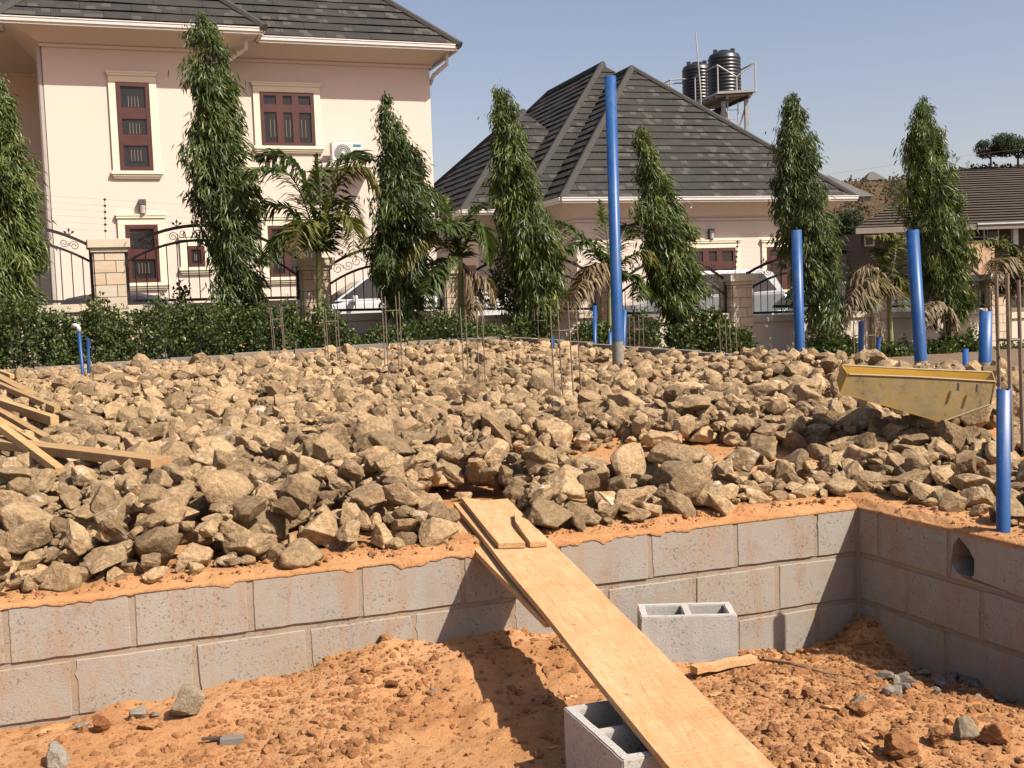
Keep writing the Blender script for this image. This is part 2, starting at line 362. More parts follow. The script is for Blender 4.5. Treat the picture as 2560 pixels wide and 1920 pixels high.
MAT['under'] = simple('roof_underlay', (0.012, 0.011, 0.010), rough=0.95)
MAT['winframe'] = simple('brown_window_frame', (0.105, 0.034, 0.026), (0.08, 0.026, 0.021), 4, 0.4)
MAT['glass'] = glass_mat()
MAT['brass'] = simple('pale_window_bar', (0.27, 0.205, 0.13), rough=0.5)
MAT['iron'] = simple('black_wrought_iron', (0.016, 0.013, 0.012), (0.026, 0.021, 0.018), 20, 0.5)
MAT['pillar_stone'] = None
MAT['bwall'] = simple('boundary_wall_render', (0.74, 0.645, 0.53), (0.66, 0.56, 0.45), 2.5, 0.9, 0.2, 60, 0.004)
MAT['coping'] = simple('pale_coping', (0.70, 0.61, 0.47), (0.62, 0.53, 0.40), 4, 0.85, 0.2, 60, 0.004)
MAT['bark'] = simple('tree_bark', (0.12, 0.085, 0.06), (0.07, 0.05, 0.036), 12, 0.9, 0.7, 40, 0.01, stretch=(1, 1, 0.25))
MAT['twig'] = simple('dry_twig', (0.30, 0.20, 0.12), (0.20, 0.13, 0.08), 30, 0.85)
MAT['palm_stem'] = simple('palm_stem', (0.22, 0.26, 0.07), (0.30, 0.27, 0.13), 8, 0.6, stretch=(.3, .3, 6))
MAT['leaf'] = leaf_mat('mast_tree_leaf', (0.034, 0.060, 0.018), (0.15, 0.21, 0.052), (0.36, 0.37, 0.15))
MAT['leaf_lit'] = leaf_mat('lit_mast_tree_leaf', (0.045, 0.076, 0.018), (0.20, 0.265, 0.06), (0.44, 0.43, 0.17))  # lighter copy of the mast tree leaf, sunlit look put into its colours
MAT['hedge'] = leaf_mat('hedge_leaf', (0.035, 0.062, 0.018), (0.15, 0.195, 0.05), (0.38, 0.37, 0.15))
MAT['palm'] = leaf_mat('palm_leaf', (0.042, 0.078, 0.024), (0.15, 0.20, 0.052), (0.38, 0.38, 0.14))
MAT['palm_yellow'] = leaf_mat('yellowing_palm_leaf', (0.09, 0.11, 0.03), (0.26, 0.24, 0.07), (0.45, 0.37, 0.15))
MAT['palm_dry'] = leaf_mat('dry_palm_leaf', (0.16, 0.11, 0.055), (0.33, 0.24, 0.13), (0.48, 0.38, 0.23), 0.6)
MAT['far_leaf'] = leaf_mat('far_tree_leaf', (0.025, 0.042, 0.016), (0.06, 0.09, 0.03), (0.12, 0.135, 0.05), 0.7)
MAT['far_leaf_dry'] = leaf_mat('dry_scrub_leaf', (0.07, 0.055, 0.03), (0.14, 0.11, 0.05), (0.2, 0.15, 0.08), 0.8)
MAT['flower'] = simple('peach_flower', (0.50, 0.22, 0.14), (0.56, 0.30, 0.19), 40, 0.7)
MAT['white'] = simple('white_paint', (0.76, 0.76, 0.74), rough=0.45)
MAT['carwhite'] = simple('white_car_paint', (0.78, 0.78, 0.78), (0.76, 0.76, 0.76), 1, 0.18)
MAT['carsilver'] = simple('silver_car_paint', (0.42, 0.44, 0.45), (0.40, 0.42, 0.43), 1, 0.2, metal=0.5)
MAT['cardark'] = simple('dark_car_paint', (0.05, 0.055, 0.06), (0.045, 0.05, 0.055), 1, 0.2)
MAT['cargreen'] = simple('grey_green_car_paint', (0.16, 0.185, 0.18), (0.15, 0.175, 0.17), 1, 0.2, metal=0.3)
MAT['tyre'] = simple('tyre_rubber', (0.02, 0.02, 0.02), rough=0.85)
MAT['tank'] = simple('black_tank_plastic', (0.018, 0.021, 0.027), (0.028, 0.032, 0.04), 3, 0.38)
MAT['towersteel'] = simple('painted_tower_steel', (0.60, 0.56, 0.52), (0.50, 0.46, 0.42), 5, 0.55)
MAT['towerdark'] = simple('dark_tower_steel', (0.10, 0.085, 0.075), rough=0.7)
MAT['acdark'] = simple('fan_grille', (0.20, 0.19, 0.18), rough=0.6)
MAT['teal'] = simple('teal_sticker', (0.02, 0.24, 0.28), rough=0.5)
MAT['lampdark'] = simple('lamp_housing', (0.10, 0.095, 0.085), rough=0.5)
MAT['lampglass'] = simple('lamp_diffuser', (0.55, 0.50, 0.44), rough=0.3)
MAT['brownwall'] = simple('brown_far_wall', (0.115, 0.075, 0.06), (0.095, 0.062, 0.05), 1, 0.9)
MAT['peach'] = simple('peach_far_wall', (0.78, 0.50, 0.31), (0.75, 0.47, 0.29), 1, 0.9)
MAT['greyconc'] = simple('grey_far_concrete', (0.33, 0.29, 0.24), (0.27, 0.23, 0.19), 1.5, 0.95)
MAT['hill'] = hill_mat()
MAT['farroof'] = simple('grey_far_roof', (0.15, 0.14, 0.13), (0.12, 0.115, 0.11), 1, 0.9)
def pillar_mat():
    m, n, b, _ = new_mat('pillar_stone_tile'); p = geo_pos(n)
    oi = n.nodes.new('ShaderNodeObjectInfo').outputs['Random']
    c = mix(n, oi, (0.62, 0.45, 0.28), (0.66, 0.55, 0.41))
    c = mix(n, math_n(n, 'MULTIPLY', ramp(n, nz(n, 3, 5, 0.6, scaled(n, p, (1, 1, 5))), [(0.4, 0.0), (0.65, 1.0)]), 0.6), c, (0.70, 0.62, 0.49))
    n.links.new(c, b.inputs['Base Color']); b.inputs['Roughness'].default_value = 0.8; bump(n, b, nz(n, 40, 5, 0.6, scaled(n, p, (1, 1, 4))), 0.4, 0.006); return m
MAT['pillar_stone'] = pillar_mat()

# ------------------------------------------------------------------ numpy noise
def _hash(i, j, s):
    h = (i.astype(np.int64) * 374761393 + j.astype(np.int64) * 668265263 + s * 974634777) & 0xffffffff
    h = ((h ^ (h >> 13)) * 1274126177) & 0xffffffff
    return ((h ^ (h >> 16)) & 0xffff) / 65535.0
def vnoise(x, y, s=0):
    xi, yi = np.floor(x), np.floor(y); fx, fy = x - xi, y - yi
    fx, fy = fx * fx * (3 - 2 * fx), fy * fy * (3 - 2 * fy)
    a, b = _hash(xi, yi, s), _hash(xi + 1, yi, s); c, d = _hash(xi, yi + 1, s), _hash(xi + 1, yi + 1, s)
    return (a + (b - a) * fx) * (1 - fy) + (c + (d - c) * fx) * fy
def fbm(x, y, s=0, o=4, g=0.5):
    t = 0; amp = 1; tot = 0
    for k in range(o):
        t = t + amp * vnoise(x * 2 ** k + 17.3 * k, y * 2 ** k - 9.1 * k, s + k); tot += amp; amp *= g
    return t / tot - 0.5

# ------------------------------------------------------------------ foundation layout (metres, from the camera's foot)
WALL_Z = 0.45
WL = on_z(0, 1520, WALL_Z); C1 = on_z(2143, 1270, WALL_Z); R1 = on_z(2560, 1352, WALL_Z)
wd = (C1 - WL); wd.z = 0; wd.normalize(); wn_ = V(wd.y, -wd.x)          # front wall direction, outward normal
rd = (R1 - C1); rd.z = 0; rd = (rd.normalized() * 0.33 + V(cos(radians(-70)), sin(radians(-70))) * 0.67).normalized(); rn_ = V(rd.y, -rd.x)          # right wall direction, outward normal (faces left)
W0 = C1 - wd * 5.7                                                       # front wall starts left of the frame
D1 = C1 + rd * 2.2
E0 = at_y(0, 925, 15.3); E1 = at_y(1270, 838, 18.6)
E0x = E0 + (E0 - E1) * 0.42
E2 = at_y(1850, 880, 12.9)
ed = V(E2.x - E1.x, E2.y - E1.y).normalized()
F1 = V(E1.x, E1.y) + ed * 15.2
def fill_z(x, y):
    t = np.clip((y - 4.5) / 13.5, 0, 1); return 0.47 + 0.25 * t

# ------------------------------------------------------------------ pit ground
ctrl = []
for px, py in [(0, 1825), (231, 1801), (275, 1757), (417, 1752), (498, 1732), (610, 1706), (706, 1697), (773, 1680), (825, 1640), (987, 1611),
               (1028, 1596), (1100, 1602), (1267, 1573), (1383, 1590), (1600, 1625), (1838, 1628), (1986, 1628), (2060, 1600)]:
    p = on_plane(px, py, C1, wn_); ctrl.append((p.x, p.y, p.z))
    ctrl.append((p.x - wn_.x * 0.2, p.y - wn_.y * 0.2, p.z))
for px, py in [(2180, 1535), (2240, 1610), (2297, 1668), (2400, 1705), (2497, 1740), (2560, 1765)]:
    p = on_plane(px, py, C1, rn_); ctrl.append((p.x, p.y, p.z))
    ctrl.append((p.x - rn_.x * 0.3, p.y - rn_.y * 0.3, p.z))
for x, y, z in [(-2, 3.6, -.05), (-1.2, 4.0, -.03), (-.5, 4.3, .02), (-.2, 4.75, .10), (.3, 4.9, .08), (.2, 4.4, .02), (.8, 4.9, -.08), (1.1, 4.6, -.04), (-1.4, 3.0, -.02), (-.5, 3.4, 0), (.2, 3.6, 0), (.9, 3.7, 0.0),
                (1.6, 4.0, 0.0), (1.3, 4.3, -.01), (1.5, 4.75, -.13), (1.85, 4.55, -.13), (.5, 3.0, 0), (1.4, 3.2, .03), (2.2, 3.6, .03), (0, 2, 0), (-2, 2, 0), (2, 2, .02), (-3, 3, -.05), (3, 3, 0)]:
    ctrl.append((x, y, z))
ctrl = np.array(ctrl)
def ground_base(x, y):
    x = np.asarray(x, float); y = np.asarray(y, float); sh = x.shape; xf, yf = x.ravel(), y.ravel()
    w = 1.0 / (((xf[:, None] - ctrl[None, :, 0]) ** 2 + (yf[:, None] - ctrl[None, :, 1]) ** 2 + 0.004) ** 1.6)
    z = (w @ ctrl[:, 2]) / w.sum(1)
    far = np.clip((np.hypot(xf, yf - 3.5) - 4.0) / 4.0, 0, 1); far = far * far * (3 - 2 * far)
    zf = 0.20 + 0.40 * np.clip((yf - 0.4 * xf - 21) / 6, 0, 1) - 3.2 * np.clip((yf - 42) / 14, 0, 1) * np.clip((xf - 6) / 6, 0, 1)
    zf = np.where(yf < 2, 0.0, zf)
    return (z * (1 - far) + zf * far).reshape(sh)
def ground_detail(x, y):
    rough = np.clip(fbm(x * 1.1, y * 1.1, 5, 3) * 3.2 + 0.45, 0.05, 1)
    d = fbm(x * 1.7, y * 1.7, 1, 4) * 0.085 + rough * (fbm(x * 7, y * 7, 2, 4, .65) * 0.085 + fbm(x * 22, y * 22, 3, 3, .65) * 0.042)
    return d
def ground_at(x, y):
    x = np.atleast_1d(np.asarray(x, float)); y = np.atleast_1d(np.asarray(y, float))
    return ground_base(x, y) + ground_detail(x, y)
def gz(x, y): return float(ground_at(x, y)[0])
gx = np.concatenate([[-900, -500, -250, -120, -60, -30, -18, -12, -8, -6, -5, -4.2], np.arange(-3.6, 4.3, 0.028), [4.8, 5.5, 6.5, 8, 10, 14, 20, 30, 45, 70, 120, 250, 500, 900]])
gy = np.concatenate([[-300, -100, -30, -8, -2, 0, 1, 1.6], np.arange(1.9, 6.9, 0.028), [7.3, 8, 9, 10.5, 12, 14, 16, 18, 20, 21, 23, 25, 28, 32, 38, 42, 47, 52, 57, 64, 80, 120, 200, 400, 900]])
GX, GY = np.meshgrid(gx, gy, indexing='ij')
GZ = ground_base(GX, GY)
dm = (GX > -3.7) & (GX < 4.4) & (GY > 1.8) & (GY < 6.95)
GZ = GZ + np.where(dm, ground_detail(GX, GY), 0)
ni, nj = GX.shape
idx = np.arange(ni * nj).reshape(ni, nj)
Fq = np.stack([idx[:-1, :-1], idx[1:, :-1], idx[1:, 1:], idx[:-1, 1:]], -1).reshape(-1, 4)
g_o = np_obj('ground', np.stack([GX, GY, GZ], -1).reshape(-1, 3), Fq, MAT['dirt'], smooth_f=True)
tag(g_o, 'orange laterite dirt floor of the building pit and yard', None, None, 'structure')

PL_B = on_z(1808, 1917, 0.262); PL_W = on_plane(1288, 1352, C1, wn_); PL_D = V(PL_W.x - PL_B.x, PL_W.y - PL_B.y).normalized(); PL_S = V(PL_D.y, -PL_D.x)
# where bare dirt shows between the rocks: (px, py, half length along view x, half depth)
bare = [(1400, 1160, .45, .55), (1580, 1148, .55, .65), (1760, 1142, .50, .65), (1900, 1148, .40, .55), (2085, 1120, .2, .22), (2440, 1192, .26, .25), (2240, 1150, .16, .18), (940, 938, .45, .35), (1130, 972, .5, .3), (1330, 1000, .45, .3),
        (1480, 1020, .25, .2), (1600, 935, .2, .2), (860, 920, .4, .3)]
BARE = []
for px, py, rx, ry in bare:
    z = 0.5
    for _ in range(4):
        p = on_z(px, py, z); z = float(fill_z(p.x, p.y)) + 0.04
    BARE.append((p.x, p.y, rx, ry))

def rub_target(HXX, HYY):
    """height the rubble is heaped up to"""
    H = fill_z(HXX, HYY)
    dfront = -((HXX - C1.x) * wn_.x + (HYY - C1.y) * wn_.y); dright = -((HXX - C1.x) * rn_.x + (HYY - C1.y) * rn_.y)
    dwall = np.maximum(dfront, dright)          # the corner is re-entrant: behind either wall counts as inside
    T = H + (0.25 - 0.05 * np.clip((HYY - 6) / 8, 0, 1)) * np.clip((dwall - 0.04) / 0.45, 0, 1) + fbm(HXX * 0.9, HYY * 0.9, 71, 3) * 0.09 * np.clip((dwall - .4) / .5, 0, 1)
    T = T + 0.05 * np.exp(-(((HXX + 0.2) / 1.6) ** 2 + ((HYY - 6.1) / 0.7) ** 2)) + 0.03 * np.exp(-(((HXX + 1.7) / 1.0) ** 2 + ((HYY - 5.2) / 0.5) ** 2))
    lowz = np.clip((HXX - 0.0) / 0.5, 0, 1) * np.clip((8.0 - HYY) / 0.4, 0, 1)
    T = H + (T - H) * (1 - 0.45 * lowz)
    pl_s = (HXX - PL_W.x) * PL_S.x + (HYY - PL_W.y) * PL_S.y; pl_t = (HXX - PL_W.x) * PL_D.x + (HYY - PL_W.y) * PL_D.y
    T = np.where((np.abs(pl_s + 0.06) < 0.26) & (pl_t < 1.0), H - 1, T)
    dedge = np.abs((HXX - E1.x) * -ed.y + (HYY - E1.y) * ed.x)
    T = T + 0.10 * np.clip(1.3 - dedge, 0, 1) * np.clip((13.2 - HYY) / 1.0, 0, 1)
    for bx, by, rx, ry in BARE:
        q = ((HXX - bx) / rx) ** 2 + ((HYY - by) / ry) ** 2
        T = np.where(q < 1, H - 1, T)
    return np.where(dwall < 0.10 + 0.12 * fbm(HXX * 2, HYY * 2, 77, 2), H - 1, T)
def base_z(x, y):
    """dirt under the rubble, raised towards the target so that about two layers of stone cover it; low along the walls and bare strips"""
    f = fill_z(x, y)
    dw = np.maximum(-((x - C1.x) * wn_.x + (y - C1.y) * wn_.y), -((x - C1.x) * rn_.x + (y - C1.y) * rn_.y))
    k = np.clip((dw - 0.7) / 0.9, 0, 1) * 0.85
    for bx, by, rx, ry in BARE: k = k * np.clip((np.sqrt(((x - bx) / rx) ** 2 + ((y - by) / ry) ** 2) - 1.0) / 0.6, 0, 1)
    k = k * np.clip((np.hypot(x - PL_W.x - PL_D.x * .4, y - PL_W.y - PL_D.y * .4) - 0.8) / 0.7, 0, 1)
    t = 0.25 - 0.05 * np.clip((y - 6) / 8, 0, 1) + 0.10 * np.clip(1.3 - np.abs((x - E1.x) * -ed.y + (y - E1.y) * ed.x), 0, 1) * np.clip((13.2 - y) / 1.0, 0, 1) - 0.13
    return f + t * k
# ------------------------------------------------------------------ dirt fill inside the foundation walls
def ruled(a0, a1, b0, b1, ns, ts, jitter_front):
    s = np.linspace(0, 1, ns)[:, None]; t = np.array(ts)[None, :]
    fx, fy = a0.x + (a1.x - a0.x) * s, a0.y + (a1.y - a0.y) * s
    bx, by = b0.x + (b1.x - b0.x) * s, b0.y + (b1.y - b0.y) * s
    X, Y = fx + (bx - fx) * t, fy + (by - fy) * t
    Z = base_z(X, Y) + fbm(X * 2.2, Y * 2.2, 31, 4) * 0.05 + fbm(X * 14, Y * 14, 35, 3) * 0.022
    return X, Y, Z
def fill_patch(a0, a1, b0, b1, nout, ns):
    L = ((b0 - a0).length + (b1 - a1).length) / 2
    ts = [0.0, 0.0, 0.02 / L, 0.06 / L] + [x / L for x in np.arange(0.1, 1.0, 0.035)] + list(np.linspace(1.0 / L, 1.0, 60))
    X, Y, Z = ruled(a0, a1, b0, b1, ns, ts, nout)
    n1 = fbm(X[:, 0] * 12, Y[:, 0] * 12, 41, 4, .7) + fbm(X[:, 0] * 1.3, Y[:, 0] * 1.3, 44, 2) * 0.7
    drape = 0.006 + np.clip(n1 + 0.02, 0, 1) * 0.085
    # lip draped over the face of the wall, then the crown of the wall
    Z[:, 0] = WALL_Z - drape; X[:, 0] += nout.x * 0.0025; Y[:, 0] += nout.y * 0.0025
    Z[:, 1] = WALL_Z + 0.004; X[:, 1] += nout.x * 0.004; Y[:, 1] += nout.y * 0.004
    Z[:, 2] = WALL_Z + 0.008 + np.abs(n1) * 0.02; Z[:, 3] = WALL_Z + 0.012 + np.abs(n1) * 0.035
    ni, nj = X.shape; ix = np.arange(ni * nj).reshape(ni, nj)
    Fq = np.stack([ix[:-1, :-1], ix[1:, :-1], ix[1:, 1:], ix[:-1, 1:]], -1).reshape(-1, 4)
    return np.stack([X, Y, Z], -1).reshape(-1, 3), Fq
v1, f1 = fill_patch(W0, C1, E0x, E1, wn_, 260)
v2, f2 = fill_patch(C1, D1, E1, F1, rn_, 110)
fo = np_obj('foundation_fill', np.concatenate([v1, v2]), np.concatenate([f1, f2 + len(v1)]), MAT['dirt'], smooth_f=True)
tag(fo, 'orange dirt fill behind the foundation block wall', None, None, 'structure')

# ------------------------------------------------------------------ block walls
BL, BH, BD, MJ = 0.45, 0.222, 0.2, 0.026
def block_mesh(L, seed):
    me = bpy.data.meshes.new('concrete_block'); bm = bmesh.new(); r = random.Random(seed)
    bmesh.ops.create_cube(bm, size=1.0)
    for v in bm.verts: v.co = Vector((v.co.x * L + r.uniform(-.004, .004), v.co.y * BD, v.co.z * BH + r.uniform(-.004, .004)))
    bmesh.ops.subdivide_edges(bm, edges=bm.edges[:], cuts=7, use_grid_fill=True)
    for v in bm.verts:
        e = (abs(v.co.x) > L / 2 - .008) + (abs(v.co.z) > BH / 2 - .008)
        if e: v.co += Vector((noise.noise(v.co * 30 + Vector((seed, 0, 0))) * .004, 0, noise.noise(v.co * 30 + Vector((0, seed, 5))) * .004))
    bmesh.ops.bevel(bm, geom=[e for e in bm.edges if e.calc_face_angle(0) > 0.8], offset=0.0035, segments=1, affect='EDGES')
    bm.to_mesh(me); bm.free(); me.materials.append(MAT['block']); return me
BM = [block_mesh(BL, k) for k in range(6)]
def wall(name, label, a, b, nout, ztops, offs, hole=None):
    d = (b - a); d.z = 0; L = d.length; d.normalize()
    w = thing(name, label, 'wall', (a.x, a.y, ztops[-1] - BH))
    rotz = atan2(d.y, d.x); mj = MB()
    for ci, zt in enumerate(ztops):
        zt_c = zt
        s = -offs[ci]
        while s < L:
            s0, s1 = max(s, 0), min(s + BL, L)
            if s1 - s0 > 0.05:
                if hole and hole[0] == ci and s0 < hole[1] < s1:
                    hole_block(w, a, d, nout, s0, s1, zt_c - BH, zt_c, hole[1])
                else:
                    me = BM[random.randrange(6)]
                    o = bpy.data.objects.new('concrete_block', me); col.objects.link(o); o.parent = w
                    c = a + d * ((s0 + s1) / 2) - nout * (BD / 2 + random.uniform(0, 0.003)); c.z = zt_c - BH / 2
                    o.location = c - ORG[w.name]; o.rotation_euler = (random.uniform(-.006, .006), random.uniform(-.006, .006), rotz + random.uniform(-.008, .008))
                    o.scale.x = (s1 - s0) / BL
                if s1 < L - 0.02:
                    mj.box(a + d * (s1 + MJ / 2) - nout * (BD / 2 + 0.002) + V(0, 0, zt_c - BH / 2 - a.z), (MJ + 0.012, BD - 0.008, BH), (d, nout, V(0, 0, 1)))
            s += BL + MJ
        q = a + d * (L / 2) - nout * (BD / 2 + 0.003); q.z = zt_c - BH - MJ / 2
        mj.box(q - nout * 0.002, (L - 0.004 * ci, BD - 0.012, MJ + 0.008), (d, nout, V(0, 0, 1)))
    m = mj.build('mortar', MAT['mortar'], w)
    return w
def hole_block(w, a, d, nout, s0, s1, z0, z1, sc):
    """a block whose face is broken open"""
    mb = MB(); zc = (z0 + z1) / 2
    def P(s, z, dep): q = a + d * s - nout * dep; q.z = z; return q
    hp = [(-.082, -.035), (-.05, -.075), (.015, -.10), (.062, -.072), (.066, .0), (.03, .045), (-.03, .09), (-.062, .05)]
    hp = [(sc + x, zc + z) for x, z in hp]
    out = [(s0, z0), ((s0 + s1) / 2, z0), (s1, z0), (s1, zc), (s1, z1), ((s0 + s1) / 2, z1), (s0, z1), (s0, zc)]
    fo_ = [P(s, z, 0.003) for s, z in out]; hi = [P(s, z, 0.003) for s, z in hp]; hb = [P(sc + (s - sc) * 0.9, zc + (z - zc) * 0.9, 0.15) for s, z in hp]; bo = [P(s, z, BD) for s, z in out]
    mb.add(fo_ + hi + hb + bo, [(i, (i + 1) % 8, 8 + (i + 1) % 8, 8 + i) for i in range(8)] + [(8 + i, 8 + (i + 1) % 8, 16 + (i + 1) % 8, 16 + i) for i in range(8)]
           + [tuple(range(16, 24))] + [(i, 24 + i, 24 + (i + 1) % 8, (i + 1) % 8) for i in range(8)])
    mb.build('broken_block', MAT['block'], w)
sj = (on_plane(897, 1400, C1, wn_) - W0).dot(wd)
o0 = BL + MJ - ((sj + MJ / 2) % (BL + MJ)); o1 = (o0 + (BL + MJ) / 2) % (BL + MJ)
zt = [WALL_Z - 0.004, WALL_Z - BH - MJ - 0.004, WALL_Z - 2 * (BH + MJ) - 0.004, WALL_Z - 3 * (BH + MJ) - .004]
wall('foundation_wall', 'long grey block foundation wall facing the camera below the rubble', W0, C1, wn_, zt[:3], [o0, o1, o0])
hs = (on_plane(2408, 1415, C1, rn_) - C1).dot(rd)
wall('foundation_wall', 'shaded side foundation wall with a broken hole beside the blue pipe', C1, D1, rn_, zt, [0.30, 0.1, 0.32, 0.1], hole=(0, hs))

cj = C1 - (wn_ + rn_) * 0.0; MB().box(V(cj.x, cj.y, -0.05) - wn_ * 0.03 - rn_ * 0.03 , (0.085, 0.085, 0.98), (wd, V(-wd.y, wd.x), V(0, 0, 1))).build('corner_mortar', MAT['mortar'], bpy.data.objects['foundation_wall'])
# curbs closing the far sides of the foundation
def curb(label, a, b, za, zb, nface, mat, start=0.0):
    d = (b - a); d.z = 0; L = d.length; d.normalize()
    w = thing('edge_wall', label, 'wall', (a.x, a.y, 0.15))
    s = start; k = 0
    while s < L:
        e = min(s + 0.9, L); z = za + (zb - za) * ((s + e) / 2 / L) + random.uniform(-.008, .008)
        MB().box(V(*(a + d * ((s + e) / 2)).xy, (z + 0.15) / 2), (e - s - 0.012, 0.12, z - 0.15), (d, V(-d.y, d.x), V(0, 0, 1))).build('curb_block', mat, w, bevel=0.008)
        s = e
    return w
curb('grey painted concrete edge along the far left side of the rubble', E0x, E1, E0.z - (E1.z - E0.z) * 0.42, E1.z, None, MAT['curb'])
E2x = V(E1.x, E1.y) + ed * 6.6
curb('dark concrete edge along the right back side of the rubble', E1 + V(.05, 0.02), E2x, E1.z - 0.03, 0.87, None, MAT['curb'])
curb('low concrete edge half buried by rubble behind the yellow trough', E2x + ed * .03, V(F1.x, F1.y, 0), 0.70, 0.60, None, MAT['curb'])

# ------------------------------------------------------------------ rocks
def ico(sub):
    bm = bmesh.new(); bmesh.ops.create_icosphere(bm, subdivisions=sub, radius=1.0)
    v = np.array([x.co[:] for x in bm.verts]); f = np.array([[l.index for l in x.verts] for x in bm.faces]); bm.free(); return v, f
ICO = {s: ico(s) for s in (1, 2, 3, 5)}
def rock_shape(sub, seed, rough=0.03, planes=13):
    r = np.random.default_rng(seed); v, f = ICO[sub]
    n = r.normal(size=(planes, 3)); n /= np.linalg.norm(n, axis=1)[:, None]
    d = r.uniform(0.46, 0.80, planes)
    q = (v @ n.T); q = np.where(q > 1e-3, d[None] / np.maximum(q, 1e-3), 9)
    rad = np.minimum(q.min(1), 1.12)
    if rough:
        o = Vector((seed * 1.7, seed * 0.3, 0))
        rad = rad * (1 + np.array([noise.fractal(Vector(p) * 2.6 + o, 0.8, 2.1, 4) for p in v]) * rough * 1.6)
    return v * rad[:, None], f
HI = []
for k in range(30):
    vv, ff = rock_shape(5, 100 + k, 0.03, 11 + k % 5)
    me = mesh_np('rock', vv, ff.ravel(), np.full(len(ff), 3), False); HI.append(me)
    me.polygons.foreach_set('use_smooth', np.ones(len(ff), bool)); me.materials.append(MAT['rock'])
MID = [rock_shape(3, 300 + k, 0.03, 12) for k in range(20)]
LOW = [rock_shape(2, 500 + k, 0.05, 11) for k in range(20)]
TINY = [rock_shape(1, 700 + k, 0.08, 9) for k in range(12)]
poly = np.array([(p.x, p.y) for p in (W0, C1, D1, F1, E1, E0x)])
def inside(x, y, P):
    c = False; n = len(P); j = n - 1
    for i in range(n):
        if (P[i, 1] > y) != (P[j, 1] > y) and x < (P[j, 0] - P[i, 0]) * (y - P[i, 1]) / (P[j, 1] - P[i, 1]) + P[i, 0]: c = not c
        j = i
    return c
CS = 0.04; HX0, HY0 = -9.5, 3.2
hx = np.arange(HX0, 7.0, CS); hy = np.arange(HY0, 19.5, CS)
HXX, HYY = np.meshgrid(hx, hy, indexing='ij')
H = base_z(HXX, HYY).copy()
T = rub_target(HXX, HYY)
rocks = []
N_TRY = 95000
cand = rng.random((N_TRY, 4))
for i in range(N_TRY):
    x = HX0 + cand[i, 0] * 16.4; y = HY0 + (cand[i, 1] ** 1.5) * 16.2
    if abs(x) > 0.47 * y + 0.9: continue
    if not inside(x, y, poly): continue
    ii, jj = int((x - HX0) / CS), int((y - HY0) / CS)
    if ii < 4 or jj < 4 or ii > len(hx) - 5 or jj > len(hy) - 5: continue
    if H[ii, jj] > T[ii, jj] - 0.04: continue
    a = min(0.15, max(0.032, 0.054 * math.exp(rng.normal() * 0.45)))
    b = a * rng.uniform(0.62, 0.95); c = a * rng.uniform(0.42, 0.78)
    m = max(1, int(a * 0.85 / CS))
    sl_ = (slice(ii - m, ii + m + 1), slice(jj - m, jj + m + 1))
    h = H[sl_]; base = np.percentile(h, 45)
    zc = base + c * 0.62
    r2 = ((HXX[sl_] - x) ** 2 + (HYY[sl_] - y) ** 2) / (a * 0.9) ** 2
    H[sl_] = np.maximum(h, np.where(r2 < 1, zc + c * 0.85 * np.sqrt(np.clip(1 - r2, 0, 1)), -9))
    rocks.append((x, y, zc, a, b, c, rng.uniform(0, 2 * pi), rng.normal() * 0.45, rng.normal() * 0.45, ii, jj))
def rock_rot(k):
    return Matrix.Rotation(k[6], 3, 'Z') @ Matrix.Rotation(k[7], 3, 'X') @ Matrix.Rotation(k[8], 3, 'Y')
seen = []
for i, k in enumerate(rocks):
    X, Y = to_px(Vector(k[:3]))
    if -20 < X < 2580 and Y < 1500 and H[k[9], k[10]] < k[2] + k[5] * 1.0 + 0.02: seen.append((k[3] / k[1], i))
seen.sort(reverse=True); big = {i for _, i in seen[:285]}
RV, RF, RA, off = [], [], [], 0
RVf, RFf, RAf, offf = [], [], [], 0
for i, k in enumerate(rocks):
    x, y, z, a, b, c = k[:6]
    if H[k[9], k[10]] > z + c + 0.07: continue          # wholly buried: the photograph shows nothing of it
    if i in big:
        o = bpy.data.objects.new('rock', HI[i % 30]); col.objects.link(o)
        o.matrix_world = Matrix.Translation((x, y, z)) @ rock_rot(k).to_4x4() @ Matrix.Diagonal((a * 1.08, b * 1.08, c * 1.08, 1))
        tag(o, 'loose dusty brown rock in the bed of rubble', 'rock', 'rocks of the rubble bed', 'thing')
        continue
    vv, ff = (MID if y < 7.6 else LOW)[i % 20]
    R = np.array(rock_rot(k))
    p = (vv * np.array([a, b, c]) * 1.08) @ R.T + np.array([x, y, z])
    RV.append(p); RF.append(ff + off); RA.append(np.full(len(p), rng.random())); off += len(p)
ro = np_obj('rubble', np.concatenate(RV), np.concatenate(RF), MAT['rock'], attr=np.concatenate(RA))
tag(ro, 'the many small brown stones filling the rubble bed', 'rubble', None, 'stuff')
print('rocks', len(rocks), 'tris', sum(len(f) for f in RF))
def rub_z(x, y):
    ii, jj = int((x - HX0) / CS), int((y - HY0) / CS)
    ii = min(max(ii, 0), len(hx) - 1); jj = min(max(jj, 0), len(hy) - 1)
    return float(H[ii, jj])
def on_rubble(px, py, lift=0.0):
    """first point of the pixel's ray on the (smoothed) rubble surface"""
    z = 0.75
    for _ in range(8):
        p = on_z(px, py, z); z = float(fill_z(p.x, p.y)) + 0.19 + lift
    return on_z(px, py, z)

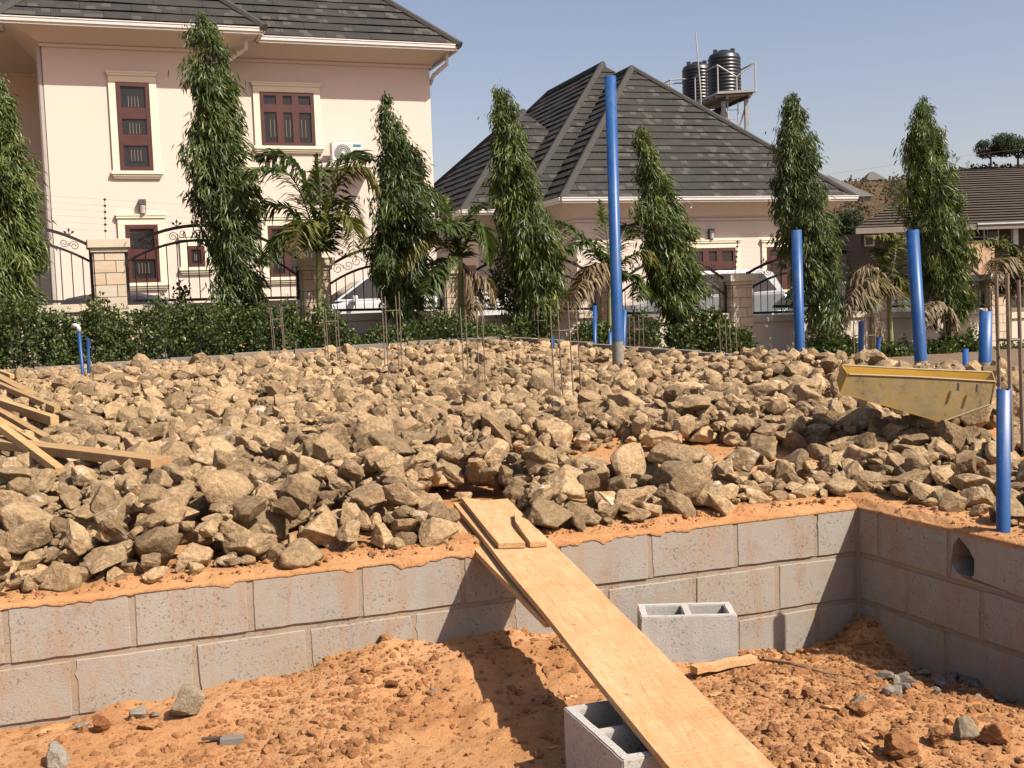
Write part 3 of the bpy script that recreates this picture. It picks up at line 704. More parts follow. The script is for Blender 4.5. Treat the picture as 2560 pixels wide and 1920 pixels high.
# single rocks with a place of their own
def one_rock(px, py, w_px, h_px, label, mat, seed, depth=0.8, y=None, rot=0.0, name='rock', cat='rock', sink=0.12, group=None):
    """sits on the pit ground at pixel (px,py)=middle of its base"""
    z = 0.0
    for _ in range(6):
        p = on_z(px, py, z); z = gz(p.x, p.y)
    s = p.y / F_PX; vv, ff = rock_shape(5, seed, 0.09, 20) if mat.name.endswith('clod') else rock_shape(5, seed, 0.035, 9)
    A = np.array([w_px * s / 2, w_px * s / 2 * depth, h_px * s / 2])
    ext = np.abs(vv).max(0); q = vv / ext * A
    cr, sr = cos(rot), sin(rot); q = q @ np.array([[cr, 0, sr], [0, 1, 0], [-sr, 0, cr]])
    q[:, 2] -= q[:, 2].min(); q[:, 2] -= sink * A[2]
    me = mesh_np(name, q, ff.ravel(), np.full(len(ff), 3), True); me.materials.append(mat)
    o = bpy.data.objects.new(name, me); col.objects.link(o); o.location = (p.x, p.y + A[1], z)
    return tag(o, label, cat, group, 'thing')
one_rock(457, 1806, 100, 104, 'pale yellow and grey rock standing in front of the block wall', MAT['rock_pale'], 911, 0.75, rot=0.25)
one_rock(249, 1836, 58, 50, 'small dark red brown rock beside a white chip', MAT['clod_red'], 912)
one_rock(199, 1827, 40, 22, 'small white stone chip left of the red brown rock', MAT['rock_white'], 913)
one_rock(340, 1800, 46, 32, 'crumbly grey cement lump left of the pale yellow rock', MAT['rock_grey'], 914)
one_rock(385, 1796, 26, 16, 'tiny grey cement crumb touching the pale yellow rock', MAT['rock_grey'], 922)
one_rock(365, 1829, 60, 24, 'flat orange clod below the grey cement lump', MAT['clod'], 923)
one_rock(128, 1925, 88, 62, 'white rock cut off by the bottom left edge', MAT['rock_white'], 915, rot=-0.3)
one_rock(2262, 1912, 96, 88, 'largest orange dirt clod at the bottom right', MAT['clod'], 916)
one_rock(2352, 1870, 72, 58, 'orange dirt clod right behind the largest clod', MAT['clod'], 917)
one_rock(2426, 1858, 66, 66, 'pale yellowish stone between the orange clods', MAT['rock_pale'], 918)
one_rock(2500, 1868, 92, 70, 'dark orange clod near the right edge of the pit', MAT['clod'], 919)
one_rock(2151, 1768, 54, 36, 'smooth grey stone on the lit dirt near the shaded corner', MAT['rock_grey'], 920)
one_rock(2165, 1800, 86, 44, 'orange clod lying against the smooth grey stone', MAT['clod'], 921)
one_rock(2024, 1752, 44, 38, 'round orange clod left of the smooth grey stone', MAT['clod'], 924)
one_rock(1938, 1836, 40, 34, 'orange clod beside the lower right edge of the plank', MAT['clod'], 925)
one_rock(980, 1722, 34, 26, 'small dark clod on the slope under the block wall', MAT['clod_red'], 926)
one_rock(1008, 1718, 36, 26, 'small orange clod touching the dark clod on the slope', MAT['clod'], 927)
one_rock(1082, 1728, 24, 18, 'dark grey pebble beside the plank shadow on the slope', MAT['rock_grey'], 928)
# bigger rocks that stand out of the rubble
def rub_rock(px, py, w_px, h_px, label, seed, rot=0.0, depth=0.8, mat='rock'):
    z = 0.7
    for _ in range(6):
        p = on_z(px, py, z); z = 0.5 * z + 0.5 * (rub_z(p.x, p.y) - 0.05)
    s = p.y / F_PX
    vv, ff = rock_shape(5, seed, 0.03, 9); ext = np.abs(vv).max(0)
    A = np.array([w_px * s / 2, w_px * s / 2 * depth * .8, h_px * s / 2 * .8]); q = vv / ext * A
    cr, sr = cos(rot), sin(rot); q = q @ np.array([[cr, 0, sr], [0, 1, 0], [-sr, 0, cr]])
    q[:, 2] -= q[:, 2].min() + 0.03
    me = mesh_np('rock', q, ff.ravel(), np.full(len(ff), 3), True); me.materials.append(MAT[mat])
    o = bpy.data.objects.new('rock', me); col.objects.link(o); o.location = (p.x, p.y + A[1] * .7, p.z)
    return tag(o, label, 'rock', None, 'thing')
rub_rock(180, 1090, 130, 92, 'largest brown boulder at the ends of the loose planks', 931)
rub_rock(280, 1062, 66, 78, 'upright pointed rock with a white patch beside the largest boulder', 932, 0.25)
rub_rock(1470, 1055, 62, 78, 'dark upright rock below the rebar cage nearest the tall pipe', 933)
rub_rock(1500, 1100, 60, 62, 'brown rock leaning on the dark upright rock', 934, -0.3)
rub_rock(1640, 1110, 120, 66, 'broad flat topped rock lying on smaller stones right of centre', 935)
rub_rock(1725, 1250, 150, 110, 'large tilted grey brown slab rock in the front heap', 936, 0.35, 0.6)
rub_rock(1840, 1235, 92, 84, 'squared brown rock right of the large tilted slab', 937, -0.2)
rub_rock(1100, 1325, 118, 84, 'rounded brown rock just left of the plank top', 938, 0.3)
rub_rock(1465, 1220, 74, 70, 'triangular brown rock standing in the front heap', 939, 0.4)
rub_rock(1612, 1275, 98, 92, 'blocky brown rock with a dark front face in the heap', 940, 0.2)
rub_rock(2280, 1230, 130, 92, 'large brown rock with a shaded front below the yellow tray', 941, 0.15)
rub_rock(2165, 1170, 104, 88, 'dark angular rock pair beside the large shaded rock', 942, -0.2)
rub_rock(2395, 1170, 70, 58, 'pale faceted rock left of the near blue pipe', 943, 0, 0.8, 'rock_pale')
rub_rock(2215, 1080, 96, 62, 'long brown rock under the low end of the yellow tray', 944, 0.3)
rub_rock(2290, 1105, 92, 44, 'flat topped rock under the tip of the yellow tray', 945)
rub_rock(2345, 1105, 84, 56, 'white topped rock right under the tray tip', 946, 0.2, 0.8, 'rock_pale')
rub_rock(2430, 1092, 120, 52, 'long low rock between the tray and the near pipe', 947)
rub_rock(2195, 905, 62, 34, 'flat brown rock on the rubble behind the yellow tray', 948)

CLO = [rock_shape(2, 860 + k, 0.12, 18) for k in range(10)]
# crumbs of dirt: far too many to count
cv, cf, ca, off = [], [], [], 0
for i in range(60000):
    x, y = rng.uniform(-2.2, 2.4), rng.uniform(2.55, 5.9)
    if abs(x) > 0.46 * y + 0.15: continue
    dn = float(fbm(np.array([x * 1.3]), np.array([y * 1.3]), 91, 3)[0])
    if rng.random() > 0.16 + 3.0 * max(0, dn + 0.1) + (0.35 if x > 0.9 else 0): continue
    if (x - C1.x) * wn_.x + (y - C1.y) * wn_.y < 0.0 or (x - C1.x) * rn_.x + (y - C1.y) * rn_.y < 0.02: continue
    r = 0.0048 * math.exp(abs(rng.normal()) * 0.85); r = min(r, 0.040)
    vv, ff = TINY[i % 12] if r < .010 else CLO[i % 10]
    cv.append(vv * np.array([r, r * .85, r * .75]) @ np.array(Matrix.Rotation(rng.uniform(0, 6.28), 3, 'Z')).T + np.array([x, y, 0])); cf.append(ff + off); off += len(vv); ca.append(np.full(len(vv), rng.random()))
cx = np.array([c.mean(0)[:2] for c in cv]); cz = ground_at(cx[:, 0], cx[:, 1])
for c, z in zip(cv, cz): c[:, 2] += z - 0.0015
co = np_obj('dirt_crumbs', np.concatenate(cv), np.concatenate(cf), MAT['clod'], attr=np.concatenate(ca))
tag(co, 'loose orange dirt crumbs scattered over the pit floor', 'dirt', None, 'stuff')
# dirt crumbs on the bare strips and on the wall top
cv, cf, ca, off = [], [], [], 0
for i in range(5000):
    if i % 2:
        bx, by, rx, ry = BARE[rng.integers(0, len(BARE))]; x, y = bx + rng.uniform(-1.2, 1.2) * rx, by + rng.uniform(-1.2, 1.2) * ry
    else:
        s = rng.random() * 6.9; q = (W0 + wd * s if s < 5.7 else C1 + rd * (s - 5.7)); nn = wn_ if s < 5.7 else rn_; q = q - nn * rng.uniform(0.03, 0.5); x, y = q.x, q.y
    r = min(0.02, 0.0035 * math.exp(abs(rng.normal()) * 0.7)); vv, ff = TINY[i % 12]
    z = float(fill_z(x, y)) + float(fbm(np.array([x * 2.2]), np.array([y * 2.2]), 31, 4)[0]) * 0.05 + float(fbm(np.array([x * 14]), np.array([y * 14]), 35, 3)[0]) * 0.022
    cv.append(vv * r + np.array([x, y, z])); cf.append(ff + off); off += len(vv); ca.append(np.full(len(vv), rng.random()))
co = np_obj('dirt_crumbs', np.concatenate(cv), np.concatenate(cf), MAT['clod'], attr=np.concatenate(ca))
tag(co, 'fine orange dirt crumbs on the wall top and bare strips', 'dirt', None, 'stuff')

# grey stone chips in the shaded corner
CHIP = []
for k in range(8):
    vv, ff = rock_shape(3, 800 + k, 0.03, 9); me = mesh_np('stone_chip', vv, ff.ravel(), np.full(len(ff), 3), False); me.materials.append(MAT['rock_grey']); CHIP.append(me)
for i in range(64):
    t = rng.random(); px = 2190 + 340 * t + rng.normal() * 20; py = 1722 - 26 * (1 - abs(t - .55) * 1.6) + rng.normal() * 16
    z = 0.0
    for _ in range(4):
        p = on_z(px, py, z); z = gz(p.x, p.y)
    if (p - C1).dot(rn_) < 0.03: continue
    o = bpy.data.objects.new('stone_chip', CHIP[i % 8]); col.objects.link(o)
    r = rng.uniform(0.018, 0.046)
    o.matrix_world = Matrix.Translation((p.x, p.y, z + r * .4)) @ Matrix.Rotation(rng.uniform(0, 6), 4, 'Z') @ Matrix.Rotation(rng.normal() * .4, 4, 'X') @ Matrix.Diagonal((r, r * .8, r * .6, 1))
    tag(o, 'grey stone chip in the heap along the shaded side wall', 'stone', 'grey chips by the shaded wall', 'thing')

# ------------------------------------------------------------------ loose concrete blocks
def hollow_block(name, label, c, d, L=0.45, D=0.225, Hh=0.235, mat=None, tilt=0.0):
    """two-cell hollow block; c = centre of its base, d = direction of its long side"""
    d = d.normalized(); n = V(-d.y, d.x); t = 0.034
    def ring(z, ins):
        return None
    bm = bmesh.new()
    xs = [-L / 2, -L / 2 + t, -t / 2, t / 2, L / 2 - t, L / 2]; ys = [-D / 2, -D / 2 + t, D / 2 - t, D / 2]
    g = {}
    for k, z in enumerate((0, Hh)):
        for i, x in enumerate(xs):
            for j, y in enumerate(ys): g[i, j, k] = bm.verts.new((x, y, z))
    for i in range(5):
        for j in range(3):
            if j == 1 and i in (1, 3):
                continue
            bm.faces.new([g[i, j, 1], g[i + 1, j, 1], g[i + 1, j + 1, 1], g[i, j + 1, 1]])
            bm.faces.new([g[i, j, 0], g[i, j + 1, 0], g[i + 1, j + 1, 0], g[i + 1, j, 0]])
    def side(a, b): bm.faces.new([g[a[0], a[1], 0], g[b[0], b[1], 0], g[b[0], b[1], 1], g[a[0], a[1], 1]])
    for i in range(5): side((i, 0), (i + 1, 0)); side((i + 1, 3), (i, 3))
    for j in range(3): side((5, j), (5, j + 1)); side((0, j + 1), (0, j))
    for i in (1, 3):
        side((i + 1, 1), (i, 1)); side((i, 2), (i + 1, 2)); side((i, 1), (i, 2)); side((i + 1, 2), (i + 1, 1))
    bmesh.ops.recalc_face_normals(bm, faces=bm.faces)
    bmesh.ops.bevel(bm, geom=[e for e in bm.edges if e.calc_face_angle(0) > 0.5], offset=0.004, segments=2, affect='EDGES')
    bmesh.ops.subdivide_edges(bm, edges=[e for e in bm.edges if e.calc_length() > 0.08], cuts=3, use_grid_fill=True)
    for v in bm.verts: v.co += Vector([noise.noise(v.co * 22 + Vector((k * 9, c[0], 0))) * 0.003 for k in range(3)])
    me = bpy.data.meshes.new(name); bm.to_mesh(me); bm.free(); me.materials.append(mat or MAT['block_new'])
    o = bpy.data.objects.new(name, me); col.objects.link(o); o.location = c; o.rotation_euler = (tilt, 0, atan2(d.y, d.x))
    return tag(o, label, 'block', None, 'thing')
fl = on_z(1601, 1540, 0.15); fr = on_z(1844, 1541, 0.15)
dd = (fr - fl); dd.z = 0; dd.normalize(); dd = (dd * 0.8 + wd * 0.2).normalized()
cc = (fl + fr) / 2 + V(-dd.y, dd.x) * 0.112
b1 = hollow_block('concrete_block', 'pale hollow concrete block standing behind the plank by the wall', (cc.x, cc.y, 0.15 - 0.238), dd, L=(fr - fl).length + 0.0, Hh=0.238)
q0 = on_z(1409, 1767, 0.25); q1 = on_z(1556, 1899, 0.25)
dd2 = (q1 - q0); dd2.z = 0; l2 = dd2.length; dd2.normalize(); sd = V(-dd2.y, dd2.x)
cc = (q0 + q1) / 2 + sd * 0.112
b2 = hollow_block('concrete_block', 'hollow concrete block at the bottom with the plank resting on it', (cc.x, cc.y, 0.25 - 0.245), dd2, L=l2, Hh=0.245)

# ------------------------------------------------------------------ planks
def board(a, b, width, thick, side=None, wob=0.0, nseg=14, taper=None):
    """a sawn board from a to b (top-face centre line)"""
    a, b = Vector(a), Vector(b); d = (b - a).normalized()
    s = (side or d.cross(V(0, 0, 1))).normalized(); n = s.cross(d).normalized()
    if n.z < 0: n = -n
    mb = MB(); vs = []; fs = []
    for i in range(nseg + 1):
        t = i / nseg; c = a.lerp(b, t)
        wl = width / 2 * (1 + wob * (noise.noise(Vector((t * 5, 1, a.x))))); wr = width / 2 * (1 + wob * (noise.noise(Vector((t * 5, 7, a.x)))))
        up = n * (wob * 0.05 * noise.noise(Vector((t * 4, 3, a.y))))
        vs += [c - s * wl + up, c + s * wr + up, c + s * wr - n * thick + up, c - s * wl - n * thick + up]
    for i in range(nseg):
        k = 4 * i; fs += [(k + j, k + (j + 1) % 4, k + 4 + (j + 1) % 4, k + 4 + j) for j in range(4)]
    fs += [(3, 2, 1, 0), (4 * nseg, 4 * nseg + 1, 4 * nseg + 2, 4 * nseg + 3)]
    mb.add(vs, fs); return mb
# the ramp plank: leans from the block in front onto the wall
pb = on_z(1808, 1917, 0.262); pt_w = PL_W.copy()
pd = (pt_w - pb); pd.z += 0.012
P_top = pb + pd * 1.30; P_bot = pb - pd * 0.35
side_v = V(0.965, 0.26, 0)
WOODDIR = (pd.x, pd.y, pd.z)
MAT['wood'] = wood_mat('fresh_sawn_wood', (0.74, 0.495, 0.27), (0.64, 0.395, 0.19), WOODDIR)
solo(board(P_bot, P_top, 0.29, 0.026, side=None, wob=0.06, nseg=30), 'plank', MAT['wood'], 'long wide raw plank sloping from the front block up onto the wall', 'plank', bevel=0.002)
# second board underneath, at the top
u_l = on_z(1180, 1316, 0.50)
up0 = P_top - PL_S * 0.14 + V(0, 0, -0.034); up1 = P_top - pd * 0.72 - PL_S * 0.045 + V(0, 0, -0.034)
solo(board(up1, up0, 0.19, 0.026, wob=0.04), 'plank', MAT['wood'], 'narrow board under the top left edge of the long plank', 'plank', bevel=0.002)
# short split board lying on top
nrm = pd.normalized().cross(side_v).normalized(); nrm = nrm if nrm.z > 0 else -nrm
p_on = lambda px, py, up: on_plane(px, py, P_top + nrm * up, nrm)
bt = thing('split_board', 'short cracked board lying on the top end of the long plank', 'board', tuple(p_on(1246, 1358, 0.03)))
for pts in ([(1152, 1242), (1196, 1248), (1234, 1262), (1268, 1300), (1290, 1330), (1313, 1356), (1246, 1358), (1222, 1330), (1190, 1290)], [(1285, 1279), (1300, 1277), (1369, 1352), (1325, 1355), (1305, 1328), (1288, 1302)]):
    MB().prism([p_on(x, y, 0.030) for x, y in pts], -nrm * 0.026).build('board_half', MAT['wood'], bt, bevel=0.002)
# wood offcut under the block, and slivers on the dirt
def ground_pt(px, py):
    z = 0.0
    for _ in range(5):
        p = on_z(px, py, z); z = gz(p.x, p.y)
    return V(p.x, p.y, z)
def sliver(px0, py0, px1, py1, w, t, label, mat='wood', name='wood_offcut', cat='wood', lift=0.012):
    a, b = ground_pt(px0, py0), ground_pt(px1, py1); a.z += lift; b.z += lift
    solo(board(a, b, w, t, wob=0.16, nseg=6), name, MAT[mat], label, cat, bevel=0.001)
sliver(1735, 1700, 1885, 1664, 0.05, 0.03, 'pale wood offcut sticking out under the standing concrete block', lift=0.06)
sliver(1413, 1752, 1442, 1742, 0.012, 0.008, 'tiny wood chip beside the front block')
sliver(1775, 1744, 1812, 1735, 0.012, 0.006, 'thin wood sliver right of the plank')
sliver(100, 1838, 122, 1826, 0.02, 0.006, 'flat straw coloured chip at the far left of the pit')
sliver(2062, 1770, 2118, 1782, 0.018, 0.008, 'thin weathered stick left of the grey stone', 'wood')
sliver(2270, 1787, 2304, 1786, 0.006, 0.005, 'short pale straw on the lit dirt near the shade edge')
sliver(2150, 1862, 2180, 1888, 0.010, 0.005, 'dry straw piece left of the largest clod')
sliver(2005, 1672, 2052, 1668, 0.02, 0.012, 'short weathered stick end near the wall shadow')
sliver(1440 + 570 - 640, 1880, 1440 + 595 - 640, 1872, 0.008, 0.005, 'pale straw beside the front block foot')
tw = MB(); tw.tube([ground_pt(1900, 1650) + V(0, 0, .04), ground_pt(1980, 1664) + V(0, 0, .03), ground_pt(2060, 1686) + V(0, 0, .02), ground_pt(2130, 1698) + V(0, 0, .015)], [0.006, 0.007, 0.005, 0.003], 6)
solo(tw, 'twig', MAT['twig'], 'long bent twig lying across the edge of the wall shadow', 'twig')
tw = MB(); tw.tube([ground_pt(2060, 1700) + V(0, 0, .01), ground_pt(2130, 1712) + V(0, 0, .02), ground_pt(2200, 1730) + V(0, 0, .01)], [0.004, 0.004, 0.002], 6)
solo(tw, 'twig', MAT['twig'], 'thin twig in front of the long bent twig', 'twig')
# small grey box piece with a handle-like stick
lv = thing('grey_box', 'small grey metal box with a short stick on the dirt', 'box', tuple(ground_pt(577, 1862)))
gb = ORG[lv.name]
MB().box(gb + V(0.0, 0.02, 0.012), (0.085, 0.045, 0.024), (V(.98, .15), V(-.15, .98), V(0, 0, 1))).build('box_body', simple('grey_box_metal', (0.26, 0.235, 0.2), rough=0.6), lv, bevel=0.002)
MB().box(gb + V(-0.075, 0.02, 0.02), (0.075, 0.014, 0.010), (V(.98, .1), V(-.1, .98), V(0, 0, 1))).build('stick', MAT['bark'], lv, bevel=0.001)

# loose timber at the left
MAT['wood2'] = wood_mat('weathered_sawn_wood', (0.60, 0.415, 0.215), (0.47, 0.30, 0.145), (0.9, -0.35, 0))
MAT['wood3'] = wood_mat('yellow_sawn_wood', (0.72, 0.52, 0.26), (0.58, 0.38, 0.17), (0.75, -0.6, 0))
def timber(px0, py0, px1, py1, w, t, lift0, lift1, label, mat):
    a = on_rubble(px0, py0, lift0 + .05); b = on_rubble(px1, py1, lift1 + .05)
    a2 = a + (a - b).normalized() * 1.6
    solo(board(a2, b, w, t, wob=0.05, nseg=10), 'timber', MAT[mat], label, 'timber', bevel=0.002)
timber(0, 1097, 402, 1145, 0.13, 0.05, 0.10, 0.08, 'thick plank lying almost level at the front of the timber heap', 'wood2')
timber(0, 1057, 150, 1168, 0.05, 0.045, 0.18, 0.04, 'pale batten crossing over the thick level plank', 'wood3')
timber(0, 997, 136, 1040, 0.06, 0.07, 0.10, 0.08, 'bright batten ending at the largest boulder', 'wood3')
timber(0, 957, 143, 1016, 0.05, 0.05, 0.07, 0.05, 'brown batten above the bright batten in the heap', 'wood2')
timber(0, 1024, 126, 1094, 0.055, 0.045, 0.10, 0.04, 'grey brown batten between bright batten and thick plank', 'wood2')
timber(0, 1046, 110, 1110, 0.04, 0.04, 0.08, 0.03, 'thin batten just behind the crossing pale batten', 'wood3')
timber(0, 925, 30, 936, 0.05, 0.05, 0.06, 0.04, 'short visible batten end at the far left rubble edge', 'wood3')
timber(0, 940, 85, 984, 0.10, 0.025, 0.04, 0.03, 'flat weathered board behind the battens at the left', 'wood2')

# ------------------------------------------------------------------ yellow tray
tb = thing('steel_tray', 'dented yellow steel trough with sloping ends lying on the rubble', 'trough', tuple(at_y(2351, 1054, 7.0)))
near = [(2122, 936), (2300, 943), (2488, 954), (2476, 1011), (2351, 1056), (2232, 1021), (2102, 984)]
nearP = [at_y(x, y, 6.95 + 0.10 * (x - 2100) / 390) for x, y in near]
dep = (at_y(2105, 914, 7.62) - nearP[0]).length
back = V(0.15, 0.60, 0.03)
farP = [p + back for p in nearP]
farP[0] = at_y(2105, 913, nearP[0].y + back.y); farP[1] = at_y(2290, 923, nearP[1].y + back.y); farP[2] = at_y(2480, 931, nearP[2].y + back.y)
MB().prism(nearP, V(0, 0.006, 0)).build('side_panel', MAT['tray'], tb)
MB().prism(farP, V(0, -0.006, 0)).build('side_panel', MAT['tray_in'], tb)
fl_ = MB()
for i, j in ((2, 3), (3, 4), (4, 5), (5, 6), (6, 0)): fl_.add([nearP[i], nearP[j], farP[j], farP[i]], [(0, 1, 2, 3)])
o = fl_.build('floor_sheet', MAT['tray_in'], tb); md = o.modifiers.new('thick', 'SOLIDIFY'); md.thickness = 0.006
rim = MB().tube([nearP[0], nearP[1], nearP[2]], 0.008, 6); rim.build('rim', MAT['tray'], tb)
rim = MB().tube([farP[0], farP[1], farP[2]], 0.009, 6); rim.build('rim', MAT['tray'], tb)
rim = MB().tube([nearP[2], nearP[3], nearP[4]], 0.007, 6); rim.build('rim', MAT['tray'], tb)
for x, y in ((2395, 962), (2442, 965)):
    p = at_y(x, y, 7.0); MB().tube([p + V(0, -.01, 0.01), p + V(-0.008, -0.02, -0.035)], 0.009, 6).build('bracket', MAT['lampdark'], tb)
hp = at_y(2474, 921, 7.75)
hb = MB(); hb.box(hp, (0.10, 0.04, 0.032)); hb.tube([hp + V(0.05 + 0.02 * cos(a), 0, 0.0 + 0.018 * sin(a)) for a in np.linspace(0, 6.28, 12)], 0.006, 5); hb.build('lug', MAT['tray'], tb)

# ------------------------------------------------------------------ blue pipes
def pipe(tx, ty, bx, by, wpx, label, elbow=False, capped=False, sunk=0.25, base=None, jag=False, name='blue_pipe', mud=None):
    b = base or on_rubble(bx, by, -0.05)
    y = b.y; t = at_y(tx, ty, y); r = wpx / 2 * y / F_PX
    p = thing(name, label, 'pipe', tuple(b))
    d = (t - b).normalized(); n = 20
    ax = d.cross(V(0, 1, 0)).normalized(); ay = d.cross(ax)
    mb = MB(); vs = []; L = (t - b).length
    rings = [(-sunk, r), (L, r), (L - (0 if not jag else 0.0), r * 0.87), (L - 0.12, r * 0.86)]
    for k, (s, rr) in enumerate(rings):
        for a in range(n):
            th = 2 * pi * a / n; extra = 0
            if jag and k in (1, 2): extra = 0.018 * noise.noise(Vector((cos(th) * 1.5, sin(th) * 1.5, bx))) - (0.03 if abs(th - 4.4) < 0.5 else 0)
            vs.append(b + d * (s + extra) + (ax * cos(th) + ay * sin(th)) * rr)
    fs = [(k * n + a, k * n + (a + 1) % n, (k + 1) * n + (a + 1) % n, (k + 1) * n + a) for k in range(3) for a in range(n)]
    if capped: fs.append(tuple(n + a for a in range(n)))
    mb.add(vs, fs); mb.build('pipe_wall', MAT['pipe'], p, smooth_f=True)
    if elbow:
        pts = [t - d * 0.03, t + d * 0.02, t + d * 0.045 + V(-.012, 0, 0), t + d * 0.055 + V(-.04, 0, 0), t + d * 0.05 + V(-.07, 0, 0)]
        MB().tube(pts, r * 1.25, 14).build('elbow', MAT['pipe_white'], p, smooth_f=True)
    if mud:
        m = MB(); m.tube([b - d * 0.05, b + d * mud * .6, b + d * mud], [r * 1.04, r * 1.03, r * 1.005], 20, cap=False); m.build('mud_coat', MAT['mud'], p, smooth_f=True)
    return p
pipe(1525.6, 191, 1546, 926, 28, 'tallest blue pipe rising in front of the bungalow roof', mud=0.32)
pipe(1991, 575, 2000, 886, 25.5, 'tall blue pipe in front of the second mast tree from the right', mud=0.03)
pipe(2281, 575, 2303, 916, 31, 'tall blue pipe leaning beside the rightmost mast tree', mud=0.06)
pipe(2465, 776, 2462, 918, 31, 'short thick blue pipe behind the right end of the trough', jag=True, mud=0.05)
pipe(2153, 803, 2152, 914, 14, 'medium thin blue pipe behind the left end of the trough', capped=True)
pipe(2197, 843, 2193, 893, 12, 'stubby thin blue pipe beside the flat rock behind the trough', capped=True)
pipe(2414, 872, 2414, 928, 15, 'stubby blue pipe behind the middle of the trough rim', capped=True)
npb = on_plane(2508, 1318, C1 - rn_ * 0.10, rn_); npb.z = 0.43
pipe(2509, 972, 2508, 1320, 34, 'nearest blue pipe standing in the side wall at the right', base=npb, jag=True)
pipe(1487, 764, 1487, 866, 10, 'thin blue pipe left of the tallest pipe at the rubble edge', capped=True)
pipe(1381, 838, 1383, 886, 9, 'very short thin blue pipe left of the nearest middle rebar cage', capped=True)
pb3 = on_rubble(1558, 872, -0.05)
pipe(1561, 775, 1559, 872, 13, 'short blue pipe half hidden right behind the tallest pipe', base=pb3)
pipe(1525, 830, 1525, 866, 9, 'blue pipe stub half hidden left behind the tallest pipe')
pipe(197, 824, 208, 943, 8.5, 'thin blue pipe with a white elbow in front of the hedge', elbow=True)
pipe(220, 846, 222, 943, 8.5, 'thin blue pipe without elbow beside the elbow pipe', capped=True)
mc = on_rubble(1565, 938, -0.02)
me = MB(); vv, ff = rock_shape(3, 77, 0.08, 12); me.add([tuple(mc + V(v[0] * .17, v[1] * .13, v[2] * .06 - 0.01)) for v in vv], [tuple(f) for f in ff])
solo(me, 'cement_lump', MAT['mud'], 'spilled grey cement at the foot of the tallest pipe', 'cement', smooth_f=True)

# ------------------------------------------------------------------ rebar cages
def cage(bx, by, wpx, topy, ties, label, lean=-10, rot=0.35, rbar=0.0065, y=None, base=None, uneven=None):
    b = base or on_rubble(bx, by, -0.08)
    t = at_y(bx + lean, topy, b.y); w = 0.17 if y is None else y
    w = wpx * b.y / F_PX / (cos(rot) + sin(rot))
    c = thing('rebar_cage', label, 'rebar', tuple(b), 'column starter rebar cages')
    cx, sx = cos(rot), sin(rot); cor = [V(cx * i * w / 2 - sx * j * w / 2, sx * i * w / 2 + cx * j * w / 2) for i, j in ((-1, -1), (1, -1), (1, 1), (-1, 1))]
    L = (t - b).length; d = (t - b).normalized()
    for k, o in enumerate(cor):
        Lk = L * (1 + (uneven[k] if uneven else random.uniform(-.05, .03)))
        mid = b + o + d * (Lk * .5) + V(random.uniform(-.006, .006), 0)
        MB().tube([b + o - d * 0.3, b + o, mid, b + o + d * Lk], rbar, 6).build('bar', MAT['steel'], c)
    for ty in ties:
        s = (by - ty) / (by - topy) * L
        q = [b + o * 1.06 + d * s for o in cor]
        MB().tube(q + [q[0], q[0] + V(0.03, 0.01, 0.0)], rbar * 0.75, 5).build('tie', MAT['steel'], c)
    return c
cage(700, 899, 33, 764, [798], 'rebar cage farthest left against the hedge', -12)
cage(835, 924, 38, 768, [803, 918], 'second rebar cage from the left before the grey coping', -10)
cage(985, 950, 46, 730, [776, 912], 'tall rebar cage in front of the white car', -10)
cage(1187, 985, 55, 765, [847], 'rebar cage left of the nearest middle cage', -10)
cage(1422, 1013, 62, 752, [825, 1008], 'nearest middle rebar cage beside the tallest pipe', -16)
cage(1353, 856, 29, 768, [801], 'faint far rebar cage behind the very short blue pipe', -3)
cage(1592, 866, 33, 788, [823], 'far rebar cage just right of the tallest pipe', -2)
cage(1822, 878, 38, 796, [], 'far rebar bars in front of the bushy shrub and pillar', -4)
cage(2163, 892, 46, 792, [838], 'far rebar cage behind the medium thin pipe', -3)
cb = V(2.62, 6.0, 0.62)
cage(2526, 985, 46, 690, [849], 'thick rebar cage cut by the right edge of the picture', -8, rbar=0.010, base=at_y(2526, 985, 6.0))

# ------------------------------------------------------------------ boundary wall with stone pillars and arched iron panels
FA = radians(22); fu = V(cos(FA), sin(FA)); fv = V(-sin(FA), cos(FA)); F0 = V(-6.27, 17.9)
FG = 0.22                                             # ground level along the wall
def fpt(px, py, off=0.0): return on_plane(px, py, V(F0.x, F0.y, 0) + fv * off, fv)
def ft(px, py=720): return (fpt(px, py) - F0).dot(fu)
def fz(px, py): return fpt(px, py).z
PS = 0.46
pillars = [(-235, 600), (278, 597), (791, 644), (1146, 664), (1528, 678), (1856, 685), (2206, 688), (2498, 684), (2840, 684)]
names = ['left of the frame', 'beside the tall lower window', 'behind the largest palm', 'between the white car and the third mast tree', 'half hidden behind the tallest pipe', 'right of the silver car', 'behind the drooping dry palm', 'behind the short thick pipe', 'right of the frame']
bw = thing('boundary_wall', 'low cream boundary wall with stone clad pillars behind the site', 'wall', (F0.x, F0.y, FG - .2))
ax = (fu, fv, V(0, 0, 1))
PT = []
